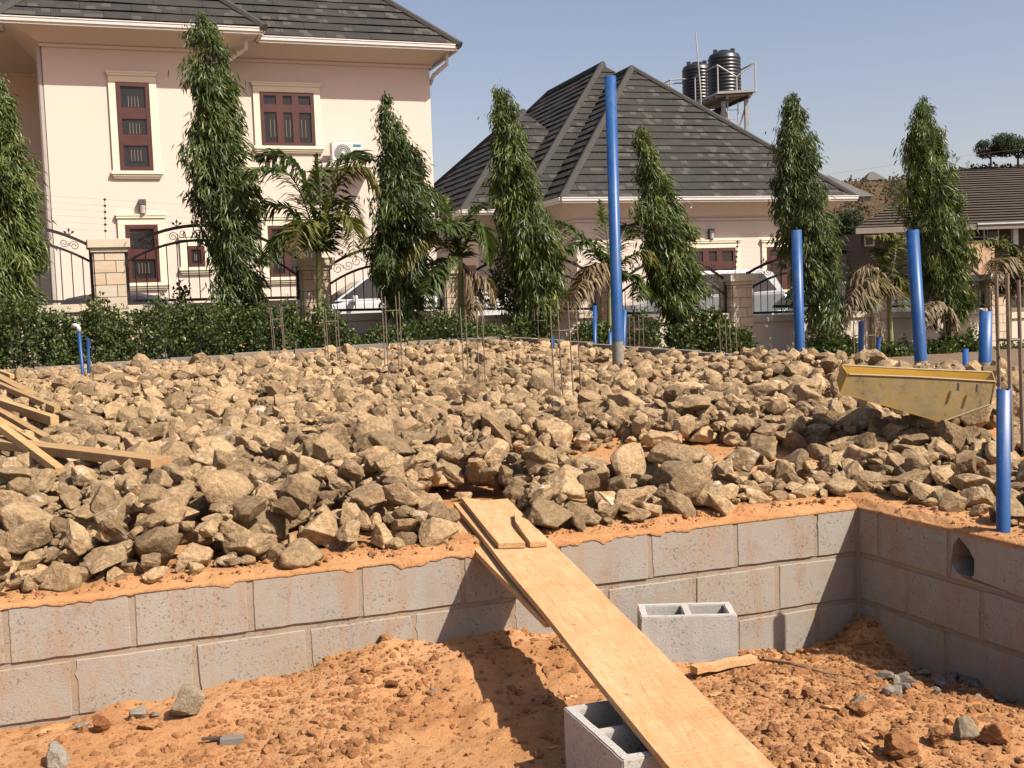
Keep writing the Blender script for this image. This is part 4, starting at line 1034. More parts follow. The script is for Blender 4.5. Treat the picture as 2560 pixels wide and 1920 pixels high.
for (px, top) in pillars:
    t = ft(px, 720); ztop = fz(px, top); PT.append((t, ztop))
    c = F0 + fu * t + fv * (PS / 2)
    core = MB().box(V(c.x, c.y, (FG - .2 + ztop - 0.20) / 2), (PS, PS, ztop - 0.20 - FG + .2), ax).build('pillar', MAT['mortar'], bw)
    # stone facing: two tiles to a course, staggered
    z = FG - 0.1; row = 0
    while z < ztop - 0.24:
        h = min(0.19, ztop - 0.21 - z)
        cuts = [-PS / 2, (0.09 if row % 2 else -0.07), PS / 2]
        for a, b in zip(cuts[:-1], cuts[1:]):
            m = c + fu * ((a + b) / 2) - fv * (PS / 2 + 0.006 + random.uniform(0, 0.006))
            MB().box(V(m.x, m.y, z + h / 2), (b - a - 0.010, 0.022, h - 0.010), ax).build('stone_tile', MAT['pillar_stone'], core, bevel=0.003)
            m = c - fu * (PS / 2 + 0.006 + random.uniform(0, 0.006)) + fv * ((a + b) / 2)
            MB().box(V(m.x, m.y, z + h / 2), (0.022, b - a - 0.010, h - 0.010), ax).build('stone_tile', MAT['pillar_stone'], core, bevel=0.003)
        z += h; row += 1
    cp = MB()
    cp.box(V(c.x, c.y, ztop - 0.17), (PS + 0.09, PS + 0.09, 0.07), ax); cp.box(V(c.x, c.y, ztop - 0.069), (PS + 0.17, PS + 0.17, 0.135), ax)
    cp.build('cap', MAT['coping'], core, bevel=0.006)
# panels: (left px, right px, bottom rail y L/R, upper rail y L / peak / R, lower rail y L / peak / R)
panels = [(-190, 232, 756, 753, 620, 560, 616, 664, 598, 657), (323, 752, 752, 743, 619, 562, 648, 656, 600, 692), (829, 1110, 776, 770, 669, 617, 668, 714, 661, 709),
          (1180, 1500, 772, 772, 690, 632, 690, 728, 672, 728), (1552, 1826, 784, 778, 711, 645, 703, 738, 678, 741), (1884, 2188, 783, 772, 684, 640, 700, 726, 675, 728), (2222, 2478, 766, 765, 697, 640, 700, 722, 672, 716), (2518, 2800, 765, 765, 697, 640, 697, 722, 672, 718)]
plabel = ['beside the leftmost mast tree', 'in front of the tall lower window', 'in front of the white car', 'behind the third mast tree', 'in front of the silver car', 'behind the second mast tree from the right', 'behind the rightmost mast tree', 'cut by the right edge']
off = 0.20
def arch(p0, pk, p1, n=18):
    """parabola through both ends and the peak at mid span; (t,z)"""
    out = []
    for i in range(n + 1):
        s = i / n; z = p0[1] * 2 * (s - .5) * (s - 1) + pk * 4 * s * (1 - s) + p1[1] * 2 * s * (s - .5)
        out.append((p0[0] + (p1[0] - p0[0]) * s, z))
    return out
def fw(t, z, d=0.0): q = F0 + fu * t + fv * (off + d); return V(q.x, q.y, z)
def scroll(t, z, r, flip, turn=1.6, up=1):
    pts = []
    for i in range(22):
        a = i / 21 * turn * 2 * pi; rr = r * (1 - 0.80 * i / 21)
        pts.append(fw(t + flip * rr * cos(a), z + up * rr * sin(a)))
    return pts
for k, (xl, xr, rl, rr_, ul, up_, ur, ll, lp, lr) in enumerate(panels):
    xm = (xl + xr) / 2; tl, tr = PT[k][0] + PS / 2, PT[k + 1][0] - PS / 2
    zb0, zb1 = fz(xl, rl), fz(xr, rr_)
    zc = min(zb0, zb1) - 0.035
    # plinth wall with coping
    m = F0 + fu * ((tl + tr) / 2) + fv * 0.20
    pw = MB().box(V(m.x, m.y, (FG - .2 + zc - 0.13) / 2), (tr - tl, 0.20, zc - 0.13 - FG + .2), ax).build('plinth', MAT['bwall'], bw)
    MB().box(V(m.x, m.y, zc - 0.065), (tr - tl - 0.004, 0.30, 0.125), ax).build('coping', MAT['coping'], pw, bevel=0.006)
    fp = thing('iron_fence', 'arched black iron fence panel ' + plabel[k], 'fence', tuple(fw((tl + tr) / 2, zc)), 'arched iron fence panels')
    U = arch((tl, fz(xl, ul)), fz(xm, up_), (tr, fz(xr, ur))); Lw = arch((tl, fz(xl, ll)), fz(xm, lp), (tr, fz(xr, lr)))
    def strip(pts, h, dep):
        mb = MB(); n = len(pts)
        for d in (-dep / 2, dep / 2):
            mb.add([fw(t, z - h / 2, d) for t, z in pts] + [fw(t, z + h / 2, d) for t, z in pts], [(i, i + 1, n + i + 1, n + i) for i in range(n - 1)])
        for s in (0, n):
            mb.add([fw(t, z + (h / 2 if s else -h / 2), -dep / 2) for t, z in pts] + [fw(t, z + (h / 2 if s else -h / 2), dep / 2) for t, z in pts], [(i, i + 1, n + i + 1, n + i) for i in range(n - 1)])
        return mb
    strip(U, 0.05, 0.04).build('upper_rail', MAT['iron'], fp); strip(Lw, 0.042, 0.036).build('lower_rail', MAT['iron'], fp)
    strip([(tl, zb0), (tr, zb1)], 0.045, 0.036).build('bottom_rail', MAT['iron'], fp)
    for t, z in ((tl + 0.03, U[0][1]), (tr - 0.03, U[-1][1])):
        MB().box((fw(t, (z + 0.04 + zc) / 2)), (0.06, 0.05, z + 0.04 - zc), ax).build('post', MAT['iron'], fp)
    nb = max(6, int((tr - tl) / 0.155))
    for i in range(1, nb):
        s = i / nb; t = tl + (tr - tl) * s; j = s * 18; a = int(j); f = j - a
        zt_ = Lw[a][1] * (1 - f) + Lw[min(a + 1, 18)][1] * f; zb = zb0 + (zb1 - zb0) * s
        MB().tube([fw(t, zb), fw(t, zt_)], 0.0085, 6).build('bar', MAT['iron'], fp)
    for i, s in enumerate((0.14, 0.30, 0.44, 0.56, 0.70, 0.86)):
        j = s * 18; a = int(j); f = j - a
        zu = U[a][1] * (1 - f) + U[a + 1][1] * f; zl = Lw[a][1] * (1 - f) + Lw[a + 1][1] * f; t = tl + (tr - tl) * s
        r = max(0.03, (zu - zl) * 0.32); fl_ = 1 if s < .5 else -1; g = (zu - zl)
        mb = MB(); mb.tube(scroll(t - fl_ * r * .9, zl + r * 1.25, r, fl_), 0.006, 5); mb.tube(scroll(t + fl_ * r * 1.0, zu - r * 1.25, r * .9, -fl_, 1.5, -1), 0.006, 5)
        mb.build('scroll', MAT['iron'], fp)
        # leaf-shaped finial on the upper rail
        mb = MB()
        for dx, dz, l in ((0, 1, 0.12), (-0.75, 0.66, 0.11), (0.75, 0.66, 0.11)):
            q = (t, zu + 0.02); e = (t + dx * l, zu + 0.02 + dz * l)
            nx, nzz = -dz, dx
            mb.tube([fw(*q), fw(q[0] + (e[0] - q[0]) * .5, q[1] + (e[1] - q[1]) * .5)], 0.006, 5)
            h = 0.022; m1 = (q[0] + (e[0] - q[0]) * .45, q[1] + (e[1] - q[1]) * .45)
            mb.prism([fw(m1[0], m1[1], -.004), fw(m1[0] + nx * h + (e[0] - q[0]) * .15, m1[1] + nzz * h + (e[1] - q[1]) * .15, -.004), fw(e[0], e[1], -.004), fw(m1[0] - nx * h + (e[0] - q[0]) * .15, m1[1] - nzz * h + (e[1] - q[1]) * .15, -.004)], fv * 0.008)
        mb.build('finial', MAT['iron'], fp)
# electric fence rods with insulators on some pillars, and their wires
rods = []
for k, (tx, ty, lab) in {1: (262, 498, 'electric fence rod with black insulators on the leftmost pillar'), 5: (1844, 603, 'electric fence rod on the pillar beside the bungalow window'), 7: (2480, 625, 'electric fence rod on the pillar behind the short thick pipe')}.items():
    t, zt_ = PT[k]; c = F0 + fu * (t - 0.03) + fv * 0.2; b = V(c.x, c.y, zt_)
    top = on_plane(tx, ty, b, fv)
    rodt = thing('fence_rod', lab, 'rod', tuple(b), 'electric fence rods')
    MB().tube([b, b + (top - b)], 0.008, 6).build('rod', MAT['towersteel'], rodt)
    rods.append((b, top))
    for i in range(6):
        p = b.lerp(top, 0.22 + 0.155 * i); MB().tube([p - V(0, 0, .018), p, p + V(0, 0, .018)], [0.012, 0.026, 0.012], 8).build('insulator', MAT['iron'], rodt)
for i in range(6):
    pts = []
    A = rods[0]; Bq = rods[1]
    a = A[0].lerp(A[1], 0.22 + 0.155 * i); b = Bq[0].lerp(Bq[1], 0.22 + 0.155 * i); c = rods[2][0].lerp(rods[2][1], 0.22 + 0.155 * i)
    l0 = a + (a - b) * 0.5
    solo(MB().tube([l0, a, a.lerp(b, .5) - V(0, 0, .04), b, c, c + (c - b) * .3], 0.0013, 4), 'fence_wire', MAT['steel'], ('lowest', 'second lowest', 'third lowest', 'third highest', 'second highest', 'highest')[i] + ' thin electric wire above the iron fence', 'wire', 'electric fence wires')

# ------------------------------------------------------------------ house builder pieces
def clip(poly, ax_, lo, hi):
    for sgn, lim in ((1, lo), (-1, -hi)):
        out = []; n = len(poly)
        for i in range(n):
            p, q = poly[i], poly[(i + 1) % n]; dp, dq = sgn * p[ax_] - lim, sgn * q[ax_] - lim
            if dp >= 0: out.append(p)
            if (dp >= 0) != (dq >= 0):
                s = dp / (dp - dq); out.append((p[0] + (q[0] - p[0]) * s, p[1] + (q[1] - p[1]) * s))
        poly = out
        if len(poly) < 3: return []
    return poly
def roof_face(pts, root, mat, course=0.37, plen=1.15, lift=0.045, maxz=None, name='roof'):
    """pts: planar convex polygon, pts[0]->pts[1] is the eave. One roof part; every tile panel its own piece."""
    pts = [Vector(p) for p in pts]
    e = (pts[1] - pts[0]).normalized(); n = None
    for q in pts[2:]:
        c = e.cross(q - pts[0])
        if c.length > 0.1: n = c.normalized(); break
    if n.z < 0: n = -n
    s = n.cross(e); s = s if s.z > 0 else -s
    P2 = [((p - pts[0]).dot(e), (p - pts[0]).dot(s)) for p in pts]
    base = MB().prism([p - n * 0.02 for p in pts], -n * 0.03).build(name, MAT['under'], root)
    hi = max(p[1] for p in P2); j = 0; org = ORG[root.name]
    while j * course < hi - 0.02:
        b0, b1 = j * course, min((j + 1) * course, hi)
        row = clip(P2, 1, b0, b1)
        if len(row) >= 3:
            a0, a1 = min(p[0] for p in row), max(p[0] for p in row)
            a = math.floor(a0 / plen) * plen - (0.45 * plen if j % 2 else 0)
            while a < a1:
                t = clip(row, 0, a + 0.004, a + plen - 0.004)
                if len(t) >= 3 and (max(p[0] for p in t) - min(p[0] for p in t)) > 0.05:
                    # subdivide lower edge a little so that it waves like pressed metal
                    vs, uv = [], []
                    def L(b): return lift * (1 - (b - b0) / course * 0.8)
                    top = [pts[0] + e * x + s * y + n * (L(y) + 0.012 * sin(x * 9.0) * (1 - (y - b0) / course)) for x, y in t]
                    bot = [pts[0] + e * x + s * (y + (0.06 if y < b0 + 0.02 else 0)) - n * 0.015 for x, y in t]
                    k = len(t); me = bpy.data.meshes.new('roof_tile')
                    me.from_pydata([tuple(p - org) for p in top + bot], [], [tuple(range(k))] + [(i, k + i, k + (i + 1) % k, (i + 1) % k) for i in range(k)])
                    ul = me.uv_layers.new(name='uv'); uvs = [(x + 50, y + 0.001 + j * 0) for x, y in t] * 2
                    for lo in me.loops: ul.data[lo.index].uv = uvs[lo.vertex_index]
                    me.materials.append(mat); o = bpy.data.objects.new('roof_tile', me); col.objects.link(o); o.parent = base
                a += plen
        j += 1
    return base
def ridge(root, a, b, r=0.11, name='ridge_cap'):
    d = (b - a).normalized(); MB().tube([a - d * .05, b + d * 0.05], r, 8).build(name, MAT['ridge'], root)
def cornice(root, outer, inner, zt_, zb, steps=6):
    """cove from the gutter line (outer) in to the wall (inner); lists of xy points"""
    mb = MB(); rows = []
    for i in range(steps + 1):
        t = i / steps; zz = zt_ - (zt_ - zb) * (t ** 1.7)
        tt = t ** 0.85
        rows.append([V(o.x + (q.x - o.x) * tt, o.y + (q.y - o.y) * tt, zz) for o, q in zip(outer, inner)])
    for a, b in zip(rows[:-1], rows[1:]): mb.loft(a, b)
    c = mb.build('cornice', MAT['cornice'], root, smooth_f=False)
    tr = MB()
    for a, b, in zip(inner[:-1], inner[1:]):
        d = (b - a); L = d.length; d = d.normalized(); n = V(d.y, -d.x)
        m = (a + b) / 2 + n * 0.0
        tr.box(V(m.x, m.y, zb - 0.03), (L + 0.10, 0.12, 0.075), (d, n, V(0, 0, 1)))
    tr.build('cornice_trim', MAT['cornice'], root)
def gutter(root, a, b, z, n):
    d = (b - a); L = d.length; d = d.normalized(); m = (a + b) / 2 + n * 0.05
    g = MB(); g.box(V(m.x, m.y, z), (L + 0.10, 0.13, 0.085), (d, n, V(0, 0, 1))); g.box(V(m.x, m.y, z - 0.07) - n * 0.02, (L + 0.06, 0.10, 0.06), (d, n, V(0, 0, 1)))
    g.box(V(m.x, m.y, z + 0.05) + n * 0.02, (L + 0.12, 0.12, 0.03), (d, n, V(0, 0, 1)))
    g.build('gutter', MAT['gutter'], root, bevel=0.008)
def window(root, p_c, u, n, w, h, cols, rows, bars, cream=True, sill=True, frame='winframe', trimmat='trim', rail=0.10, head=True, fr=0.09, tw=0.17):
    """p_c: centre on the wall face; u right, n outward. rows: heights (fractions) from top of the panes"""
    Z = V(0, 0, 1); A = (u, n, Z)
    wi = MB()
    wi.box(p_c + n * 0.005 + Z * 0, (w, 0.05, h), A); base = wi.build('window', MAT['glass'], root)
    f = MB()
    f.box(p_c + u * (-w / 2 + fr / 2) + n * 0.045, (fr, 0.06, h), A); f.box(p_c + u * (w / 2 - fr / 2) + n * 0.045, (fr, 0.06, h), A)
    f.box(p_c + Z * (h / 2 - fr / 2) + n * 0.044, (w - 2 * fr, 0.06, fr), A); f.box(p_c - Z * (h / 2 - fr / 2) + n * 0.044, (w - 2 * fr, 0.06, fr), A)
    iw, ih = w - 2 * fr, h - 2 * fr
    for c in range(1, cols): f.box(p_c + u * (-iw / 2 + iw * c / cols) + n * 0.042, (rail, 0.055, ih), A)
    z = ih / 2; tot = sum(rows); cells = []
    for k, r in enumerate(rows):
        hh = ih * r / tot
        if k: f.box(p_c + Z * z + n * 0.041, (iw, 0.055, rail * 1.2), A)
        for c in range(cols): cells.append((p_c + u * (-iw / 2 + iw * (c + .5) / cols) + Z * (z - hh / 2), iw / cols - rail, hh - rail, k))
        z -= hh
    f.build('sash_frame', MAT[frame], base)
    for cpt, cw, ch, k in cells:
        MB().box(cpt + n * 0.036, (cw, 0.006, ch), A).build('pane', MAT['glass'], base)
        if bars and not (k == 0 and len(rows) == 2):
            nb = bars
            for i in range(nb):
                x = (i + .5) / nb - .5
                MB().box(cpt + u * x * cw * 0.85 + n * 0.0435 - Z * ch * 0.1, (0.014, 0.008, ch * 0.62), A).build('window_bar', MAT['brass'], base)
    if cream:
        t = MB()
        t.box(p_c - u * (w / 2 + tw / 2) + n * 0.03, (tw, 0.06, h), A); t.box(p_c + u * (w / 2 + tw / 2) + n * 0.03, (tw, 0.06, h), A)
        W = w + 2 * tw
        t.box(p_c + Z * (h / 2 + 0.08) + n * 0.032, (W, 0.064, 0.16), A); t.box(p_c + Z * (h / 2 + 0.185) + n * 0.05, (W + 0.05, 0.09, 0.06), A); t.box(p_c + Z * (h / 2 + 0.235) + n * 0.055, (W + 0.09, 0.11, 0.045), A)
        t.box(p_c - Z * (h / 2 + 0.04) + n * 0.06, (W + 0.09, 0.12, 0.08), A); t.box(p_c - Z * (h / 2 + 0.105) + n * 0.045, (W + 0.03, 0.09, 0.055), A); t.box(p_c - Z * (h / 2 + 0.155) + n * 0.03, (W - 0.03, 0.06, 0.05), A)
        t.build('surround', MAT[trimmat], base, bevel=0.006)
    return base
def wall_lamp(root, p, u, n, h=0.38):
    Z = V(0, 0, 1); A = (u, n, Z)
    l = MB().box(p + n * 0.05, (0.16, 0.10, h), A); l.box(p + n * 0.10 + Z * h * .3, (0.17, 0.12, h * .35), A); b = l.build('wall_lamp', MAT['lampdark'], root, bevel=0.01)
    MB().tube([p + n * 0.11 - Z * h * .42, p + n * 0.11 + Z * h * .1], 0.065, 12).build('lamp_diffuser', MAT['lampglass'], b)

# ------------------------------------------------------------------ two-storey house
HA = radians(20); hu = V(cos(HA), sin(HA)); hv = V(-sin(HA), cos(HA)); hn = -hv
def hp(u, v, z=0.0): q = hu * u + hv * v; return V(q.x, q.y, z)
def uv(p): return (p.dot(hu), p.dot(hv))
VM, VB, VR = 30.3, 29.45, 33.2            # main wall, bay wall, recessed left wall
def hw(px, py, v): return on_plane(px, py, hp(0, v), hv)
H1 = thing('house', 'two storey cream house with dark tiled roof at the upper left', 'house', tuple(hp(-7, VB, 0.55)))
ZG, ZE = 0.55, 8.30
uR = uv(hw(1078, 300, VM))[0]; uB0 = uv(hw(118, 350, VB))[0]; uB1 = uv(hw(570, 350, VB))[0]; uL = uB0 - 6
ZC = 7.95
def wallbox(root, u0, u1, v0, v1, z0, z1, mat, fn=hp, name='wall', A=None):
    c = fn((u0 + u1) / 2, (v0 + v1) / 2, (z0 + z1) / 2); MB().box(c, (u1 - u0, v1 - v0, z1 - z0), A or (hu, hv, V(0, 0, 1))).build(name, mat, root)
wallbox(H1, uB1 - .5, uR, VM, VM + 10, ZG, ZE - .05, MAT['wall'])
wallbox(H1, uB0, uB1, VB, VM + 8, ZG, ZE - .06, MAT['wall'])
wallbox(H1, uL, uB0 + .3, VR, VR + 7, ZG, ZE - .07, MAT['wall'])
OV = 0.80; OVR = 0.50
# gutter lines
gl = [hp(uL - 1, VM - OV), hp(uB0 - OV, VM - OV), hp(uB0 - OV, VB - OV), hp(uB1 + OV, VB - OV), hp(uB1 + OV, VM - OV), hp(uR + OVR, VM - OV), hp(uR + OVR, VM + 8)]
il = [hp(uL - 1, VR), hp(uB0, VR), hp(uB0, VB), hp(uB1, VB), hp(uB1, VM), hp(uR, VM), hp(uR, VM + 8)]
gl[1] = hp(uB0 - OV, VM - OV)
cornice(H1, gl, il, ZE - 0.06, ZC)
for i, n in ((0, hn), (2, hn), (4, hn), (5, hu)):
    gutter(H1, gl[i], gl[i + 1], ZE, n)
gutter(H1, gl[1], gl[2], ZE, -hu); gutter(H1, gl[3], gl[4], ZE, hu)
TP = 0.93
def up(p, q): return p
N1 = 6.5
# main roof front slope with right hip
e0, e1 = hp(uL - 1, VM - OV - 0.08, ZE + .06), hp(uR + OVR + .08, VM - OV - 0.08, ZE + .06)
t1 = hp(uR + OVR + .08 - N1, VM - OV - .08 + N1, ZE + .06 + N1 * TP); t0 = hp(uL - 1, VM - OV - .08 + N1, ZE + .06 + N1 * TP)
roof_face([e0, e1, t1, t0], H1, MAT['tile'])
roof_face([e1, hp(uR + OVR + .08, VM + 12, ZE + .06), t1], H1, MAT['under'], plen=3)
ridge(H1, e1, t1)
# bay roof: hips on both front corners
b0, b1 = hp(uB0 - OV - .08, VB - OV - .08, ZE + .075), hp(uB1 + OV + .08, VB - OV - .08, ZE + .075)
nb_ = (uB1 - uB0 + 2 * OV + .16) / 2; ba = hp((uB0 + uB1) / 2, VB - OV - .08 + nb_, ZE + .075 + nb_ * TP)
roof_face([b0, b1, ba], H1, MAT['tile'])
back_l, back_r = hp(uB0 - OV - .08, VM + 6, ZE + .075), hp(uB1 + OV + .08, VM + 6, ZE + .075); bb = hp((uB0 + uB1) / 2, VM + 6, ZE + .075 + nb_ * TP)
roof_face([b0, back_l, bb, ba], H1, MAT['tile']); roof_face([b1, back_r, bb, ba], H1, MAT['tile'])
ridge(H1, b0, ba); ridge(H1, b1, ba)
def win(px0, px1, py0, py1, v, root=H1, fn=hw, uu=hu, nn=hn, **k):
    pm = fn((px0 + px1) / 2, (py0 + py1) / 2, v); pl, pr = fn(px0, (py0 + py1) / 2, v), fn(px1, (py0 + py1) / 2, v)
    zt_, zb = fn((px0 + px1) / 2, py0, v).z, fn((px0 + px1) / 2, py1, v).z
    return window(root, V(pm.x, pm.y, (zt_ + zb) / 2), uu, nn, (pr - pl).length, zt_ - zb, **k)
win(295, 378, 207, 428, VB, cols=1, rows=[1, 1, 1], bars=4, rail=0.22, fr=0.10)
win(317, 398, 562, 707, VB, cols=1, rows=[1.05, 1], bars=4, rail=0.20, fr=0.10)
win(469, 512, 615, 668, VB, cols=1, rows=[1], bars=3)
win(652, 786, 232, 366, VM, cols=3, rows=[0.85, 2.3], bars=2, rail=0.17, fr=0.09)
win(672, 800, 564, 692, VM, cols=3, rows=[0.85, 2.3], bars=2, rail=0.17, fr=0.09)
wall_lamp(H1, hw(356, 518, VB), hu, hn)
# downpipes
def dpipe(root, pts, mat='downpipe', r=0.05): MB().tube(pts, r, 8).build('downpipe', MAT[mat], root)
dpipe(H1, [hp(uB0 - .07, VB + .06, ZC - .05), hp(uB0 - .07, VB + .06, ZG)], r=0.065)
dpipe(H1, [hp(uR + .35, VM - .5, ZE - .1), hp(uR + .35, VM - .5, ZE - .38), hp(uR + .08, VM - .1, ZE - .62), hp(uR + .06, VM + .2, ZE - .8)], 'gutter', 0.055)
dpipe(H1, [hp(uB1 + .5, VB - .45, ZE - .1), hp(uB1 + .5, VB - .45, ZE - .35), hp(uB1 + .15, VB - .05, ZE - .55)], 'gutter', 0.055)
# split air conditioner on its ledge
ac_p = hw(866, 408, VM - .35)
ac = thing('air_conditioner', 'white air conditioner unit on a ledge of the two storey house', 'air conditioner', tuple(ac_p))
MB().box(ac_p + V(0, 0, 0.26), (0.80, 0.30, 0.52), (hu, hv, V(0, 0, 1))).build('casing', MAT['white'], ac, bevel=0.015)
fc = ac_p + hn * 0.155 + V(0, 0, 0.26) - hu * 0.11
MB().tube([fc, fc + hn * 0.012], 0.215, 24).build('fan_grille', MAT['acdark'], ac)
for r in (0.07, 0.12, 0.17, 0.21):
    MB().tube([fc + hn * 0.015 + (hu * cos(a) + V(0, 0, 1) * sin(a)) * r for a in np.linspace(0, 2 * pi, 25)], 0.006, 4).build('grille_ring', MAT['white'], ac)
MB().tube([fc + hn * 0.013, fc + hn * 0.02], 0.045, 12).build('hub', MAT['white'], ac)
MB().box(ac_p + hn * 0.152 + V(0, 0, 0.44) + hu * 0.27, (0.20, 0.008, 0.06), (hu, hv, V(0, 0, 1))).build('badge', MAT['teal'], ac)
MB().box(hw(860, 410, VM - .3) - V(0, 0, .07), (1.5, 0.72, 0.11), (hu, hv, V(0, 0, 1))).build('ledge', MAT['cornice'], H1)

# ------------------------------------------------------------------ bungalow with stepped hipped roof
BA = radians(18); bu = V(cos(BA), sin(BA)); bv = V(-sin(BA), cos(BA)); bn = -bv; bax = (bu, bv, V(0, 0, 1))
ZB = 4.45
def bp(p): return V(p.x, p.y)
LA = on_z(1405, 497, ZB); RA = on_plane(2136, 484, LA, bv); RA.z = ZB
wA = (RA - LA).length
H2 = thing('house', 'cream bungalow with dark stepped hip roof in the middle', 'house', tuple(LA + V(0, 0, .55 - ZB)))
apA = on_plane(1579, 172, LA + bv * (wA / 2), bv)
LB = on_z(1302, 511, ZB + .003); apB = on_plane(1506, 162, LB + bv * 5.7, bv)
LC = on_z(1156, 527, ZB + .006)
kA = 8.0
roof_face([LA, RA, apA], H2, MAT['tile'])
roof_face([LA, LA + bv * (kA + wA / 2), apA + bv * kA, apA], H2, MAT['tile'])
roof_face([RA, RA + bv * (kA + wA / 2), apA + bv * kA, apA], H2, MAT['tile'], plen=3)
ridge(H2, LA, apA, 0.12); ridge(H2, RA, apA, 0.12); ridge(H2, apA, apA + bv * kA, .12)
# middle step
RB = LB + bu * ((apB - LB).dot(bu) * 2)
kr = 1.0
while to_px(apB + bv * kr)[0] > 1374 and kr < 14: kr += 0.1
rbk = apB + bv * kr
roof_face([LB, RB, apB], H2, MAT['tile'])
LBk = LB + bv * (kr + (apB - LB).dot(bv) + 7.0)
roof_face([LB, LBk, rbk, apB], H2, MAT['tile'])
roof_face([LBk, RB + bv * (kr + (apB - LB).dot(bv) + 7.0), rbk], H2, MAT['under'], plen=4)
ridge(H2, LB, apB, 0.12); ridge(H2, apB, rbk, .12); ridge(H2, rbk, LBk, .12)
# left bay
dg_ = (bu + bv).normalized(); apC = on_plane(1308, 280, LC, V(dg_.y, -dg_.x))
nC = (apC - LC).dot(bu)
RCk = LC + bu * nC * 2
roof_face([LC, RCk, apC], H2, MAT['tile'])
LCk = LC + bv * 14.0; apC2 = apC + bv * 0.8
roof_face([LC, LCk, apC2, apC], H2, MAT['tile']); ridge(H2, apC2, LCk, .12)
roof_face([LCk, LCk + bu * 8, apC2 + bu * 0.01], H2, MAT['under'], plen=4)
print('PXB', to_px(rbk), to_px(LBk), to_px(apC2), to_px(LCk), kr)
ridge(H2, LC, apC, .12)
IN = 0.68
def bbox(corner, w, d, root=H2):
    a = corner + bu * IN + bv * IN; c = a + bu * (w / 2) + bv * (d / 2); z0, z1 = 0.5, ZB - 0.12
    MB().box(V(c.x, c.y, (z0 + z1) / 2), (w, d, z1 - z0), bax).build('wall', MAT['wall'], root)
bbox(LA, wA - 2 * IN, 12); bbox(LB + bv * 0.003, 8, 10); bbox(LC + bv * .005, 8, 10)
vAB = (LB - LA).dot(bv); vBC = (LC - LB).dot(bv)
o_pts = [bp(LC + bv * 10), bp(LC), bp(LC + bu * (LB - LC).dot(bu)), bp(LB), bp(LB + bu * (LA - LB).dot(bu)), bp(LA), bp(RA), bp(RA + bv * 10)]
i_pts = [bp(LC + bv * 10 + bu * IN), bp(LC + bu * IN + bv * IN), bp(LC + bu * ((LB - LC).dot(bu) + IN) + bv * IN), bp(LB + bu * IN + bv * IN), bp(LB + bu * ((LA - LB).dot(bu) + IN) + bv * IN), bp(LA + bu * IN + bv * IN), bp(RA - bu * IN + bv * IN), bp(RA - bu * IN + bv * 10)]
cornice(H2, o_pts, i_pts, ZB - 0.08, ZB - 0.58)
for a, b, n in ((1, 2, bn), (3, 4, bn), (5, 6, bn), (6, 7, bu), (0, 1, -bu), (2, 3, -bu), (4, 5, -bu)): gutter(H2, o_pts[a], o_pts[b], ZB - .03, n)
pA = LA + bv * IN
def bw_(px, py, v): return on_plane(px, py, pA, bv)
win(1722, 1838, 620, 738, 0, root=H2, fn=bw_, uu=bu, nn=bn, cols=3, rows=[0.85, 1.6], bars=1, rail=0.20, fr=0.10)
win(1916, 2000, 617, 724, 0, root=H2, fn=bw_, uu=bu, nn=bn, cols=2, rows=[0.7, 2.0], bars=0, rail=0.20, fr=0.10)
wall_lamp(H2, bw_(1775, 586, 0), bu, bn, 0.34)
gd = bw_(1703, 500, 0) - bv * IN * .9
dpipe(H2, [gd, gd - V(0, 0, .3)], 'gutter', .05)

# ------------------------------------------------------------------ water tower
YT = 46.0
N0 = at_y(1795, 230, YT); E_ = at_y(1889, 231, YT - 0.2); G_ = at_y(1711, 246, YT + 3.6)
tu = (E_ - N0); tu.z = 0; LU = tu.length; tu.normalize(); tv = (G_ - N0); tv.z = 0; LV = tv.length; tv.normalize()
ZP = N0.z; tower = thing('water_tower', 'pale steel water tank tower behind the bungalow roof', 'tower', (N0.x, N0.y, 0.4))
def tp(a, b, z): q = N0 + tu * a + tv * b; return V(q.x, q.y, z)
tax = (tu, tv, V(0, 0, 1))
MB().prism([tp(0, 0, ZP - .04), tp(LU, 0, ZP - .04), tp(LU, LV, ZP - .04), tp(0, LV, ZP - .04)], V(0, 0, 0.04)).build('deck', MAT['towerdark'], tower)
for a, b, c, d in ((0, 0, LU, 0), (0, 0, 0, LV), (LU, 0, LU, LV), (0, LV, LU, LV)):
    p, q = tp(a, b, ZP - .03), tp(c, d, ZP - .03); m = (p + q) / 2; dr = (q - p).normalized()
    MB().box(m, ((q - p).length + .08, 0.07, 0.09), (dr, V(-dr.y, dr.x), V(0, 0, 1))).build('edge_beam', MAT['towersteel'], tower)
for i in range(6):
    b = LV * (i + .5) / 6; MB().box((tp(0, b, ZP - .12) + tp(LU, b, ZP - .12)) / 2, (LU, 0.06, 0.08), tax).build('joist', MAT['towersteel'], tower)
for a in (0.35, LU - 0.25):
    MB().box((tp(a, 0, ZP - .24) + tp(a, LV, ZP - .24)) / 2, (0.10, LV * 1.02, 0.13), (tu, tv, V(0, 0, 1))).build('beam', MAT['towerdark'], tower)
for a, b in ((0.4, 0.5), (LU - .25, 0.3), (0.4, LV - .5), (LU - .25, LV - .5)):
    MB().box((tp(a, b, ZP - .3) + tp(a, b, 0.4)) / 2, (0.13, 0.13, ZP - .3 - .4), tax).build('leg', MAT['towersteel'], tower)
for a, b, c, d, z0, z1 in ((0.4, .5, LU - .25, .3, ZP - .5, ZP - 3), (LU - .25, .3, .4, .5, ZP - .5, ZP - 3.2), (0.4, .5, .4, LV - .5, ZP - .5, ZP - 3)):
    MB().tube([tp(a, b, z0), tp(c, d, z1)], 0.035, 6).build('brace', MAT['towersteel'], tower)
RH = 1.05
def rail_(pts): MB().tube(pts, 0.03, 6).build('rail', MAT['towersteel'], tower)
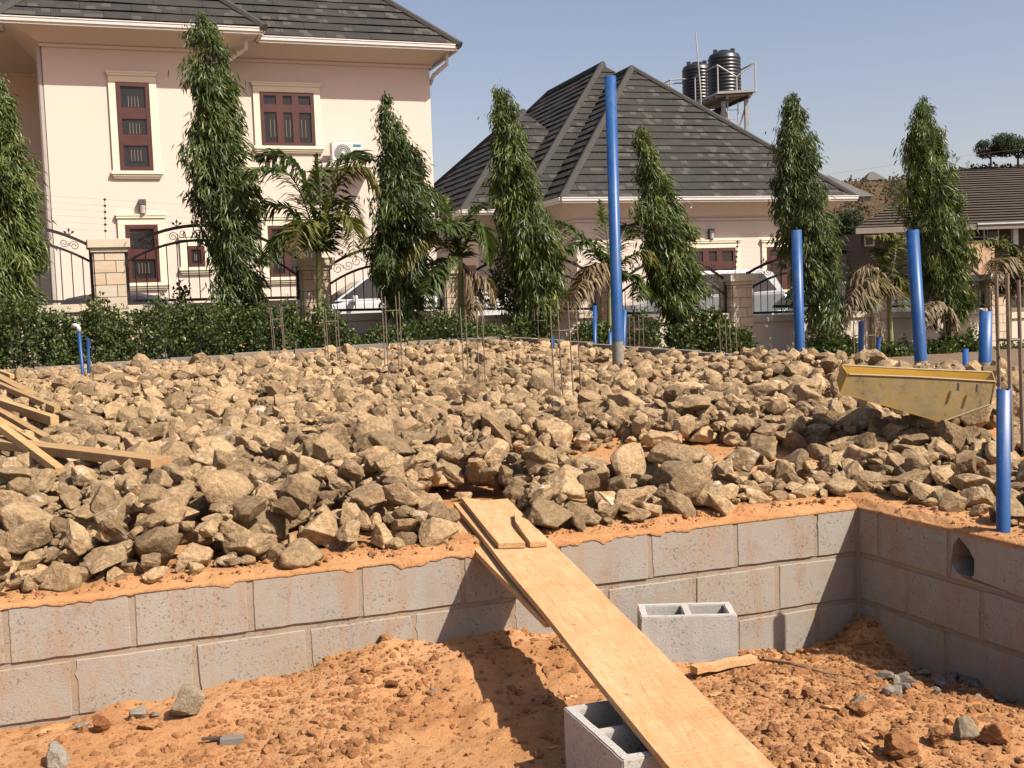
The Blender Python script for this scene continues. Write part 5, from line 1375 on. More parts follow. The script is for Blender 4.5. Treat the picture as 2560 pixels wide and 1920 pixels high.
for a, b in ((0, 0), (LU, 0), (0, LV * .33), (0, LV * .66), (0, LV), (LU, LV), (LU, LV * .5)): rail_([tp(a, b, ZP), tp(a, b, ZP + RH)])
rail_([tp(0, 0, ZP + RH), tp(0, LV, ZP + RH), tp(LU, LV, ZP + RH), tp(LU, 0, ZP + RH)])
rail_([tp(0, 0, ZP + RH), tp(LU * .5, -.02, ZP + RH * .52), tp(LU, 0, ZP + RH)]); rail_([tp(LU * .5, 0, ZP), tp(LU * .5, 0, ZP + RH * .52)])
rail_([tp(-.9, LV * .75, ZP), tp(-.9, LV * .75, ZP + RH)]); rail_([tp(0, LV * .75, ZP + RH), tp(-.9, LV * .75, ZP + RH), tp(-.9, LV, ZP + RH), tp(0, LV, ZP + RH)])
for s in (-.2, .2):
    MB().tube([tp(LU - .8 + s, .25, ZP - .4), tp(LU - .8 + s, .1, .6)], 0.025, 6).build('ladder_rail', MAT['towersteel'], tower)
for i in range(22):
    z = ZP - .7 - i * .35; f = (ZP - .4 - z) / (ZP - 1); yb = .25 - .15 * f
    MB().tube([tp(LU - 1.0, yb, z), tp(LU - .6, yb, z)], 0.018, 6).build('rung', MAT['towersteel'], tower)
def tank(name, label, c, r, h, ribs=11):
    t = thing(name, label, 'water tank', tuple(c), 'black water tanks')
    prof = []
    for i in range(ribs):
        z0 = h * .03 + h * .82 * i / ribs; dz = h * .82 / ribs
        prof += [(r * .955, z0), (r * 1.0, z0 + dz * .25), (r * 1.0, z0 + dz * .6), (r * .955, z0 + dz * .85)]
    prof += [(r * .95, h * .86), (r * .90, h * .90), (r * .60, h * .955), (r * .35, h * .97)]
    mb = MB(); n = 32; vs = [(c.x + p * cos(2 * pi * k / n), c.y + p * sin(2 * pi * k / n), c.z + z) for p, z in prof for k in range(n)]
    fs = [(i * n + k, i * n + (k + 1) % n, (i + 1) * n + (k + 1) % n, (i + 1) * n + k) for i in range(len(prof) - 1) for k in range(n)] + [tuple((len(prof) - 1) * n + k for k in range(n)), tuple(range(n))]
    mb.add(vs, fs); mb.build('shell', MAT['tank'], t, smooth_f=True)
    MB().tube([c + V(0, 0, h * .955), c + V(0, 0, h * 1.0), c + V(0, 0, h * 1.015)], [r * .36, r * .36, r * .2], 20).build('lid', MAT['tank'], t)
    for a in (0.6, 2.2, 3.7, 5.3):
        MB().box(c + V(cos(a) * r * .72, sin(a) * r * .72, h * .955), (r * .25, r * .16, h * .09)).build('lug', MAT['tank'], t)
tc = at_y(1812, 228, YT + 1.0); tank('water_tank', 'black ribbed water tank on the right of the tower deck', V(tc.x, tc.y, ZP), 0.66, 1.80)
tc = at_y(1744, 240, YT + 3.1); tank('water_tank', 'black ribbed water tank on the left of the tower deck', V(tc.x, tc.y, ZP), 0.64, 1.78)
tc = at_y(1800, 305, YT + 2); tank('water_tank', 'small black tank below the tower deck above the roof edge', tc, 0.27, 0.55, 5)
mb = MB().tube([at_y(1739, 80, YT - .2), at_y(1752, 234, YT - .2), at_y(1752, 330, YT)], [0.02, 0.03, 0.035], 6)
solo(mb, 'mast', MAT['towersteel'], 'thin pale mast standing beside the water tank tower', 'mast')

# ------------------------------------------------------------------ hill and far buildings
crest = [(1200, 640), (1700, 520), (1960, 478), (2050, 468), (2137, 456), (2279, 446), (2377, 429), (2460, 421), (2557, 416), (2800, 400), (3300, 380)]
bx = np.linspace(1200, 3300, 170); dist = np.concatenate([np.linspace(66, 190, 70), np.linspace(196, 420, 16)])
cy = np.interp(bx, [c[0] for c in crest], [c[1] for c in crest])
hv_, = [np.zeros((len(bx), len(dist), 3))]
for i, x in enumerate(bx):
    dr = ray(x, cy[i]); zc = CAM.z + dr.z / dr.y * 190
    for j, d in enumerate(dist):
        s = min(1, (d - 66) / 124); s = s ** 1.15
        z = -4 + (zc + 4) * s - max(0, d - 190) * 0.03
        X = dr.x / dr.y * d
        z += (0.9 * noise.fractal(Vector((X * .03, d * .03, 0)), 1, 2, 4) + 0.5 * noise.fractal(Vector((X * .2, d * .2, 3)), .8, 2, 3)) * min(1, s * 3) * (0.6 if d > 170 else 1)
        hv_[i, j] = (X, d, z)
ix = np.arange(len(bx) * len(dist)).reshape(len(bx), len(dist))
Fh = np.stack([ix[:-1, :-1], ix[1:, :-1], ix[1:, 1:], ix[:-1, 1:]], -1).reshape(-1, 4)
ho = np_obj('hill', hv_.reshape(-1, 3), Fh, MAT['hill'], smooth_f=True); tag(ho, 'dry brown scrub hillside rising at the right', None, None, 'structure')
def hill_pt(px, d):
    cyy = np.interp(px, [c[0] for c in crest], [c[1] for c in crest]); dr = ray(px, cyy); zc = CAM.z + dr.z / dr.y * 190
    s = min(1, (d - 66) / 124) ** 1.15; return V(dr.x / dr.y * d, d, -4 + (zc + 4) * s - max(0, d - 190) * .03)
def far_house(label, px, d, w, dep, hw_, hr, mroof, mwall):
    b = hill_pt(px, d); h = thing('house', label, 'house', tuple(b), 'houses on the hill')
    MB().box(b + V(0, dep / 2, hw_ / 2 - .6), (w * .92, dep * .92, hw_ + 1.2)).build('wall', mwall, h)
    e = 0; z0 = b.z + hw_
    c = [V(b.x - w / 2, b.y, z0), V(b.x + w / 2, b.y, z0), V(b.x + w / 2, b.y + dep, z0), V(b.x - w / 2, b.y + dep, z0)]
    r0, r1 = V(b.x - w * .08, b.y + dep / 2, z0 + hr), V(b.x + w * .08, b.y + dep / 2, z0 + hr)
    m = MB(); m.add(c + [r0, r1], [(0, 1, 5, 4), (1, 2, 5), (2, 3, 4, 5), (3, 0, 4), (3, 2, 1, 0)]); m.build('roof', mroof, h)
    for s in (-.25, .2): MB().box(V(b.x + w * s, b.y + dep * .04, b.z + hw_ * .5), (w * .1, .1, hw_ * .4)).build('window', MAT['glass'], h)
far_house('grey roofed house on the hill crest right of the bungalow', 2078, 165, 12.5, 9, 1.2, 3.6, MAT['farroof'], MAT['greyconc'])
far_house('tiny grey roofed house on the hill skyline', 2192, 188, 3.6, 5, .4, 1.6, MAT['farroof'], MAT['greyconc'])

# unfinished grey block building
gbq = at_y(2112, 690, 62); GB = thing('house', 'unfinished grey concrete building left of the brown house', 'house', (gbq.x, gbq.y, -2.6))
def gpt(px, py, y=62): return at_y(px, py, y)
for x0, x1, y0, y1, dy in ((2115, 2152, 594, 700, 0), (2092, 2152, 636, 700, -1.5)):
    a, b = gpt(x0, y1, 62 + dy), gpt(x1, y0, 62 + dy)
    MB().box(V((a.x + b.x) / 2, 62 + dy + 2, (a.z - 1.5 + b.z) / 2), (b.x - a.x, 4, b.z - a.z + 1.5)).build('wall', MAT['greyconc'], GB)
for x0, x1, y0, y1, dy in ((2128, 2142, 613, 627, -.03), (2100, 2125, 624, 636, -1.4)):
    a, b = gpt(x0, y1, 62 + dy), gpt(x1, y0, 62 + dy)
    MB().box(V((a.x + b.x) / 2, 62 + dy, (a.z + b.z) / 2), (b.x - a.x, .12, b.z - a.z)).build('window', MAT['glass'], GB)
for x in (2096, 2128, 2138):
    a, b = gpt(x, 640, 60.4), gpt(x + 5, 622, 60.4); MB().box(V((a.x + b.x) / 2, 60.6, (a.z + b.z) / 2), (b.x - a.x, .3, b.z - a.z)).build('post', MAT['coping'], GB)

# brown two-storey house at the right
YB = 58.0
BH_ = thing('house', 'brown walled two storey house with brown roof at the right', 'house', tuple(at_y(2350, 800, YB)))
def rp(px, py, y=YB): return at_y(px, py, y)
zb_ = rp(2300, 560).z
def bbx(x0, x1, y0, y1, mat, name='wall', yd=0.0, dep=5.0, parent=None):
    a, b = rp(x0, y1, YB + yd), rp(x1, y0, YB + yd)
    return MB().box(V((a.x + b.x) / 2, YB + yd + dep / 2, (a.z + b.z) / 2), (b.x - a.x, dep, b.z - a.z)).build(name, mat, parent or BH_)
bbx(2155, 2760, 560, 830, MAT['brownwall'], dep=8)
bbx(2388, 2486, 600, 690, MAT['peach'], 'balcony_wall', -1.0, 1.2)
bbx(2383, 2492, 688, 696, MAT['white'], 'balcony_edge', -1.05, 1.3)
bbx(2392, 2478, 590, 596, MAT['white'], 'wall_band', -.1, .2)
for x0, x1, y0, y1 in ((2400, 2412, 575, 592), (2472, 2494, 572, 594), (2474, 2494, 656, 678), (2395, 2412, 655, 675), (2240, 2262, 586, 610), (2166, 2182, 590, 612)):
    w_ = bbx(x0 - 4, x1 + 4, y0 - 4, y1 + 4, MAT['white'], 'window', -.12, .14)
    bbx(x0, x1, y0, y1, MAT['glass'], 'pane', -.17, .06, w_)
bbx(2534, 2546, 562, 612, MAT['white'], 'column', -.9, .3)
ea, eb = rp(2138, 574, YB - 1.2), rp(2760, 548, YB - 1.2); eb.z = ea.z = (ea.z + eb.z) / 2
ra, rb = rp(2372, 432, YB + 7.5), rp(2760, 412, YB + 7.5); rz = (ra.z + rb.z) / 2; ra.z = rb.z = rz
roof_face([ea, V(eb.x, ea.y, ea.z), V(rb.x, ra.y, rz), ra], BH_, MAT['tile_brown'], course=0.42, plen=6.5, lift=0.08)
MB().box(V((ea.x + eb.x) / 2, ea.y - .06, ea.z - .12), (eb.x - ea.x, .12, .28)).build('fascia', MAT['greyconc'], BH_)
MB().box(V((ea.x + eb.x) / 2 + 3, ea.y - .14, ea.z + .02), (eb.x - ea.x - 6, .08, .08)).build('gutter', MAT['white'], BH_)
m = MB(); m.add([ea, ra, V(ra.x - 2, ra.y + 6, ea.z)], [(0, 1, 2)]); m.build('roof_side', MAT['tile_brown'], BH_)
MB().tube([V(rp(2468, 556).x, YB - 1.2, ea.z - .1), rp(2460, 575, YB - .3), rp(2460, 800, YB - .3)], .06, 6).build('downpipe', MAT['white'], BH_)
# dish on the balcony, orange barrel-like sign and a thin overhead line
dq = rp(2419, 683, YB - 1.2)
dsh = thing('satellite_dish', 'small dark satellite dish on the peach balcony', 'dish', tuple(dq))
MB().tube([dq + V(0, 0, .2), dq + V(.04, -.05, .22), dq + V(.07, -.1, .24)], [0.02, .2, .25], 14).build('reflector', MAT['brownwall'], dsh)
MB().tube([dq - V(0, 0, .25), dq + V(0, 0, .2)], .03, 6).build('stand', MAT['steel'], dsh)
MB_o = MB(); q = at_y(2086, 630, 57); MB_o.box(q, (.25, .12, .9)); MB_o.box(q + V(-.12, 0, .1), (.2, .1, .4))
solo(MB_o, 'road_sign', simple('orange_sign_paint', (.75, .25, .02), rough=.5), 'small orange marker beside the second mast tree from the right', 'sign')
solo(MB().tube([at_y(1900, 460, 150), at_y(2230, 413, 150), at_y(2430, 388, 150), at_y(2800, 340, 150)], .012, 4), 'power_line', MAT['steel'], 'thin overhead power line crossing the sky at the right', 'wire')

# ------------------------------------------------------------------ leaves
def leaf_cloud(P, D, L, W, rnd, fold=0.35, roll=None):
    """P (n,3) bases, D (n,3) unit directions, L,W lengths/widths -> verts, tris; a folded pointed leaf of two triangles"""
    n = len(P); r = rng.normal(size=(n, 3)); S = np.cross(D, r); S /= np.maximum(np.linalg.norm(S, axis=1), 1e-6)[:, None]
    N = np.cross(S, D); L = L[:, None]; W = W[:, None]
    mid = P + D * L * 0.45
    a = P; b = mid + S * W + N * W * fold; c = mid - S * W + N * W * fold; t = P + D * L - N * L * 0.10
    Vv = np.stack([a, b, t, c], 1).reshape(-1, 3); k = np.arange(n)[:, None] * 4
    Ff = np.concatenate([k + [0, 1, 2], k + [0, 2, 3]], 0)
    return Vv, Ff, np.repeat(rnd, 4)
TL_OFF = -0.75                 # trees stand in front of the boundary wall
def mast_tree(label, prof, base_px, base_py, mat='leaf', off_=TL_OFF, nb=300, wind=(0.10, 0.0), nl=26, seed=1):
    """prof: list of (y_px, xl_px, xr_px) of the crown from top to bottom"""
    p0 = V(F0.x, F0.y, 0) + fv * off_
    r_ = np.random.default_rng(seed)
    ctr, rad, zs = [], [], []
    for y, xl, xr in prof:
        a, b = on_plane(xl, y, p0, fv), on_plane(xr, y, p0, fv); m = (a + b) / 2
        ctr.append((m.x, m.y)); rad.append((b - a).length / 2); zs.append(m.z)
    ctr, rad, zs = np.array(ctr)[::-1], np.array(rad)[::-1], np.array(zs)[::-1]
    bp_ = on_plane(base_px, base_py, p0, fv); bz = FG - .05
    t = thing('mast_tree', label, 'tree', (bp_.x, bp_.y, bz), 'mast trees along the boundary wall')
    pts = [V(bp_.x, bp_.y, bz)] + [V(np.interp(z, zs, ctr[:, 0]), np.interp(z, zs, ctr[:, 1]), z) for z in np.linspace(max(zs[0], bz + .3), zs[-1] - .1, 8)]
    MB().tube(pts, [0.062 - 0.05 * i / 8 for i in range(9)], 8).build('trunk', MAT['bark'], t, smooth_f=True)
    P, D, Rr = [], [], []
    H_ = zs[-1] - zs[0]
    bm = MB()
    def add(pts, dirs, rr): P.append(pts); D.append(dirs / np.linalg.norm(dirs, axis=1)[:, None]); Rr.append(np.clip(rr, 0, 1))
    # inner leaves close to the stem
    for i in range(nb // 3):
        z = zs[0] + H_ * r_.random() * .97; th = r_.random() * 2 * pi; m = 18
        R = np.interp(z, zs, rad) * r_.uniform(.15, .6); cxx, cyy = np.interp(z, zs, ctr[:, 0]), np.interp(z, zs, ctr[:, 1])
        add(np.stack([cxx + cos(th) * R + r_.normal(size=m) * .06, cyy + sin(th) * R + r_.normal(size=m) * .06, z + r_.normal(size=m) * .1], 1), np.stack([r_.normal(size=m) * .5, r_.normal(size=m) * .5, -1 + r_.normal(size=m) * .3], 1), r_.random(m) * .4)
    # hanging tufts: each a drooping branch hung with leaves, uneven in reach and length
    for i in range(int(nb * .56)):
        s = r_.random() ** .92; z = zs[0] + H_ * (.03 + .95 * s); th = r_.random() * 2 * pi
        Rz = max(.015, (np.interp(z, zs, rad) - .06) * (1 + .55 * noise.noise(Vector((z * 2.6, th * .8, seed * 7.3))))); R = Rz * r_.uniform(.5, 1.0) * (1.16 if r_.random() < .12 else 1.0)
        cxx, cyy = np.interp(z, zs, ctr[:, 0]), np.interp(z, zs, ctr[:, 1]); dx, dy = cos(th), sin(th)
        tail = r_.uniform(.25, .55) * min(1, .25 + Rz * 2.0); m = int(nl * 2.9 * (.6 + tail)); q = r_.random(m) ** .8
        wd_ = min(1, .3 + Rz * 2.2) * (.035 + .10 * np.sin(np.pi * np.clip(q * .9 + .08, 0, 1))) * r_.uniform(.8, 1.3)
        X = cxx + dx * R * np.minimum(1, .55 + q) + wind[0] * q ** 2 * .8 + r_.normal(size=m) * wd_ * .6; Y = cyy + dy * R * np.minimum(1, .55 + q) + r_.normal(size=m) * wd_ * .6
        zz = z + .12 - tail * q + r_.normal(size=m) * .025
        sway = r_.normal(size=2) * .25
        dd_ = np.stack([dx * .30 + sway[0] + wind[0] * 3.0 + r_.normal(size=m) * .34, dy * .30 + sway[1] + r_.normal(size=m) * .34, -1.0 + r_.normal(size=m) * .3], 1)
        add(np.stack([X, Y, zz], 1), dd_, r_.normal(size=m) * .16 + .12 + r_.random() * .62)
        if i % 3 == 0: bm.tube([V(cxx, cyy, z + .3 * tail), V(cxx + dx * R * .7, cyy + dy * R * .7, z + .12), V(cxx + dx * R, cyy + dy * R, z - tail * .5)], [.012, .008, .003], 4, cap=False)
    # wispy leader at the very top
    k = 40; zt_ = zs[-1]; a = r_.random(k)
    P.append(np.stack([ctr[-1, 0] + r_.normal(size=k) * .04, ctr[-1, 1] + r_.normal(size=k) * .04, zt_ - .35 * a], 1)); dd_ = np.stack([r_.normal(size=k) * .6, r_.normal(size=k) * .6, -.6 + r_.normal(size=k) * .4], 1); D.append(dd_ / np.linalg.norm(dd_, axis=1)[:, None]); Rr.append(r_.random(k))
    P, D, Rr = np.concatenate(P), np.concatenate(D), np.concatenate(Rr); n = len(P)
    sc_ = np.interp(P[:, 2], [zs[-1] - 1.2, zs[-1] - .1], [1, .5])
    Vv, Ff, at_ = leaf_cloud(P, D, sc_ * r_.uniform(.11, .22, n), (.4 + .6 * sc_) * r_.uniform(.009, .018, n), Rr)
    bm.build('branches', MAT['bark'], t)['kind'] = 'stuff'
    o = np_obj('crown', Vv, Ff, MAT[mat], t, attr=at_); o['kind'] = 'stuff'
    return t
mast_tree('leftmost mast tree cut by the left edge of the picture', [(190, -22, 8), (300, -45, 40), (420, -60, 82), (560, -80, 108), (680, -80, 104), (750, -90, 100), (790, -50, 60)], 0, 860, 'leaf_lit', seed=11)
mast_tree('tallest mast tree standing before the two storey house', [(28, 492, 512), (70, 475, 535), (110, 458, 560), (180, 462, 578), (250, 466, 588), (400, 455, 612), (470, 470, 636), (550, 485, 640), (640, 505, 642), (720, 520, 640), (790, 545, 600)], 575, 870, seed=12, nb=380)
mast_tree('mast tree with wispy top at the right corner of the two storey house', [(240, 957, 966), (275, 945, 978), (300, 938, 1002), (360, 932, 1022), (420, 930, 1046), (500, 925, 1088), (570, 912, 1092), (650, 920, 1082), (720, 945, 1068), (785, 965, 1030)], 1000, 880, seed=13, nb=360)
mast_tree('leaning mast tree before the left bay of the bungalow', [(218, 1232, 1256), (250, 1226, 1282), (320, 1224, 1312), (400, 1224, 1328), (500, 1236, 1350), (580, 1246, 1388), (660, 1258, 1402), (740, 1272, 1404), (800, 1290, 1350)], 1325, 880, 'leaf_lit', seed=14, nb=340, wind=(.05, 0))
mast_tree('bright mast tree just right of the tallest pipe', [(320, 1583, 1604), (350, 1580, 1622), (420, 1584, 1652), (500, 1596, 1692), (580, 1602, 1720), (660, 1612, 1738), (730, 1632, 1744), (790, 1655, 1735)], 1714, 870, 'leaf_lit', seed=15, nb=290, wind=(.14, 0))
mast_tree('dark mast tree at the right end of the bungalow', [(234, 1966, 1984), (265, 1955, 2002), (320, 1944, 2022), (400, 1934, 2042), (480, 1932, 2056), (560, 1944, 2072), (640, 1956, 2094), (720, 1980, 2104), (800, 2010, 2090)], 2066, 880, seed=16, nb=360, wind=(.05, 0))
mast_tree('rightmost mast tree before the brown roofed house', [(240, 2296, 2316), (275, 2286, 2330), (310, 2268, 2342), (360, 2270, 2358), (430, 2268, 2384), (500, 2272, 2396), (580, 2286, 2404), (660, 2304, 2412), (720, 2318, 2416), (785, 2345, 2395)], 2372, 890, 'leaf_lit', seed=17, nb=330, wind=(.06, 0))

# ------------------------------------------------------------------ palms
def catmull(pts, n):
    out = []
    P = [pts[0] * 2 - pts[1]] + pts + [pts[-1] * 2 - pts[-2]]
    m = len(pts) - 1
    for i in range(n + 1):
        s = i / n * m; k = min(int(s), m - 1); t = s - k; a, b, c, d = P[k:k + 4]
        out.append(0.5 * ((2 * b) + (c - a) * t + (2 * a - 5 * b + 4 * c - d) * t * t + (3 * b - a - 3 * c + d) * t ** 3))
    return out
def palm(label, base, crown, fronds, stem_r=0.07, off_=-0.9, seed=1):
    p0 = V(F0.x, F0.y, 0) + fv * off_; r_ = np.random.default_rng(seed)
    B = on_plane(base[0], base[1], p0, fv); C = on_plane(crown[0], crown[1], p0, fv); B.z = min(B.z, FG - .05)
    t = thing('palm_tree', label, 'palm', tuple(B), 'young palms along the boundary wall')
    MB().tube([B, B.lerp(C, .3), B.lerp(C, .7), C, C + (C - B).normalized() * .12], [stem_r * 1.2, stem_r, stem_r * .8, stem_r * .65, stem_r * .35], 10).build('trunk', MAT['palm_stem'], t, smooth_f=True)
    for px, kind, dy, ll in fronds:
        m = len(px); pts = []
        for i, (x, y) in enumerate(px):
            q = on_plane(x, y, p0 + fv * (dy * i / (m - 1)), fv); pts.append(q)
        pts = [C] + pts if (pts[0] - C).length > .12 else pts
        cu = catmull(pts, 34)
        rc = MB().tube(cu[::2], [0.014 * (1 - i / 18) + .003 for i in range(18)], 5)
        mat = MAT[{'g': 'palm', 'y': 'palm_yellow', 'd': 'palm_dry'}[kind]]
        fr_ = rc.build('frond', mat, t)
        VV, FF, AA, k = [], [], [], 0
        L0 = (sum((cu[i + 1] - cu[i]).length for i in range(34)))
        N = int(50 + 34 * L0)
        for i in range(N):
            s = 0.10 + 0.90 * (i + .5) / N; j = min(int(s * 34), 33); c = cu[j].lerp(cu[j + 1], s * 34 - j); d = (cu[j + 1] - cu[j]).normalized()
            sd_ = d.cross(V(0.1, 0.15, 1)).normalized(); 
            if sd_.length < .1: sd_ = V(1, 0, 0)
            ln = 1.4 * ll * (sin(pi * min(1, s * .86 + .12)) ** .7) * r_.uniform(.75, 1.1)
            for sg in (-1, 1):
                di = (sd_ * sg * r_.uniform(.75, 1.0) + d * r_.uniform(.35, .7) + V(r_.normal() * .12, r_.normal() * .12, r_.uniform(-.15, .35))).normalized()
                droop = {'g': .55, 'y': .65, 'd': .9}[kind] * r_.uniform(.6, 1.3)
                w = r_.uniform(.014, .024); sw = di.cross(V(0, 0, 1)); sw = sw.normalized() if sw.length > .05 else V(1, 0, 0)
                sw = (sw + V(0, 0, r_.normal() * .4)).normalized()
                a = c; b = c + di * ln * .5 - V(0, 0, droop * ln * .18); e = c + di * ln * .92 - V(0, 0, droop * ln * .75)
                VV += [a - sw * w * .5, a + sw * w * .5, b - sw * w, b + sw * w, e]; FF += [(k, k + 1, k + 3), (k, k + 3, k + 2), (k + 2, k + 3, k + 4)]; k += 5
                AA += [min(1, max(0, r_.normal() * .22 + .42))] * 5
        o = np_obj('leaflets', np.array([tuple(v) for v in VV]), np.array(FF), mat, fr_, attr=AA); o['kind'] = 'stuff'
    return t
palm('largest palm with arching fronds before the two storey house', (803, 880), (797, 636),
     [([(797, 610), (800, 500), (794, 388)], 'g', .3, .50), ([(790, 600), (735, 450), (655, 420), (598, 470)], 'g', -.5, .42), ([(788, 610), (720, 520), (645, 520), (600, 590)], 'g', .5, .40), ([(792, 615), (740, 570), (690, 600), (668, 660)], 'g', -.4, .35),
      ([(800, 605), (850, 450), (905, 420), (950, 480)], 'y', -.3, .36), ([(800, 600), (835, 430), (880, 385), (930, 400)], 'g', .6, .40), ([(802, 615), (850, 545), (880, 560), (884, 640)], 'y', -.6, .34), ([(800, 610), (820, 530), (860, 500), (900, 560)], 'g', .6, .38), ([(795, 620), (770, 560), (745, 570), (740, 640)], 'y', -.7, .33),
      ([(797, 600), (760, 440), (700, 385), (640, 395)], 'g', .7, .42)], 0.075, seed=21)
palm('bushy palm between the white car and the leaning mast tree', (1152, 890), (1151, 650),
     [([(1150, 630), (1160, 560), (1190, 515), (1205, 520)], 'g', .2, .36), ([(1148, 640), (1085, 600), (1035, 612), (1000, 680)], 'y', -.4, .36), ([(1148, 630), (1100, 540), (1040, 500), (1010, 510)], 'g', .4, .42), ([(1150, 630), (1125, 540), (1105, 490), (1060, 470)], 'g', .5, .40),
      ([(1153, 635), (1190, 570), (1212, 580), (1222, 660)], 'g', -.4, .34), ([(1150, 650), (1110, 650), (1080, 690), (1060, 740)], 'g', -.6, .34), ([(1154, 655), (1190, 690), (1215, 700), (1240, 765)], 'd', -.4, .26), ([(1154, 660), (1180, 700), (1190, 750), (1170, 790)], 'd', -.5, .24), ([(1150, 640), (1135, 580), (1120, 560), (1080, 575)], 'g', -.6, .4)], 0.06, seed=22)
palm('windblown palm half hidden behind the tallest pipe', (1524, 890), (1524, 700),
     [([(1520, 680), (1460, 600), (1400, 560), (1365, 580)], 'g', .3, .38), ([(1520, 680), (1480, 610), (1440, 610), (1400, 640)], 'g', -.3, .36), ([(1523, 660), (1515, 580), (1500, 500)], 'g', .4, .40), ([(1526, 670), (1555, 590), (1575, 560), (1590, 590)], 'g', .5, .36), ([(1527, 680), (1580, 640), (1620, 630), (1628, 660)], 'y', -.4, .30),
      ([(1521, 690), (1490, 680), (1450, 710), (1425, 770)], 'd', -.5, .34), ([(1524, 690), (1500, 660), (1470, 670), (1440, 720)], 'd', -.2, .34), ([(1527, 690), (1580, 690), (1600, 710), (1590, 750)], 'g', -.3, .3)], 0.06, seed=23)
palm('slim palm with a bright bent frond and drooping dry fronds', (2230, 900), (2222, 745),
     [([(2222, 720), (2212, 650), (2238, 600), (2210, 588), (2168, 590)], 'y', .1, .34), ([(2223, 720), (2235, 660), (2240, 620), (2236, 590)], 'g', .3, .42), ([(2222, 720), (2200, 650), (2190, 620)], 'g', .4, .36), ([(2220, 725), (2180, 695), (2140, 720), (2112, 775)], 'd', -.3, .42), ([(2220, 728), (2175, 670), (2140, 680), (2120, 720)], 'd', .2, .40), ([(2221, 730), (2190, 700), (2170, 740), (2160, 780)], 'y', -.5, .3),
      ([(2224, 728), (2245, 700), (2255, 720), (2254, 780)], 'y', -.3, .30)], 0.055, seed=24)
palm('palm with brown dead fronds near the right edge', (2524, 920), (2524, 745),
     [([(2523, 720), (2530, 640), (2490, 606), (2430, 604)], 'y', .2, .36), ([(2524, 720), (2535, 650), (2500, 600), (2470, 610)], 'g', .3, .38), ([(2525, 720), (2545, 650), (2580, 610), (2620, 620)], 'd', -.3, .40), ([(2524, 725), (2520, 660), (2500, 650), (2470, 720)], 'd', -.5, .42), ([(2524, 725), (2550, 650), (2560, 630), (2530, 640)], 'd', .3, .36), ([(2526, 730), (2560, 680), (2590, 690), (2600, 740)], 'd', -.4, .36), ([(2522, 735), (2490, 700), (2450, 705), (2420, 715)], 'd', .1, .26)], 0.055, seed=25)
# low dead frond clump in front of the rightmost mast tree trunk
dp0 = V(F0.x, F0.y, 0) + fv * -1.0
palm('small dried palm in front of the rightmost mast tree trunk', (2366, 890), (2358, 770), [([(2356, 765), (2335, 755), (2312, 775), (2305, 800)], 'd', -.3, .25), ([(2358, 762), (2345, 758), (2330, 790), (2325, 820)], 'd', .2, .22), ([(2360, 765), (2372, 772), (2385, 800), (2388, 825)], 'd', -.2, .2)], 0.03, off_=-1.1, seed=26)

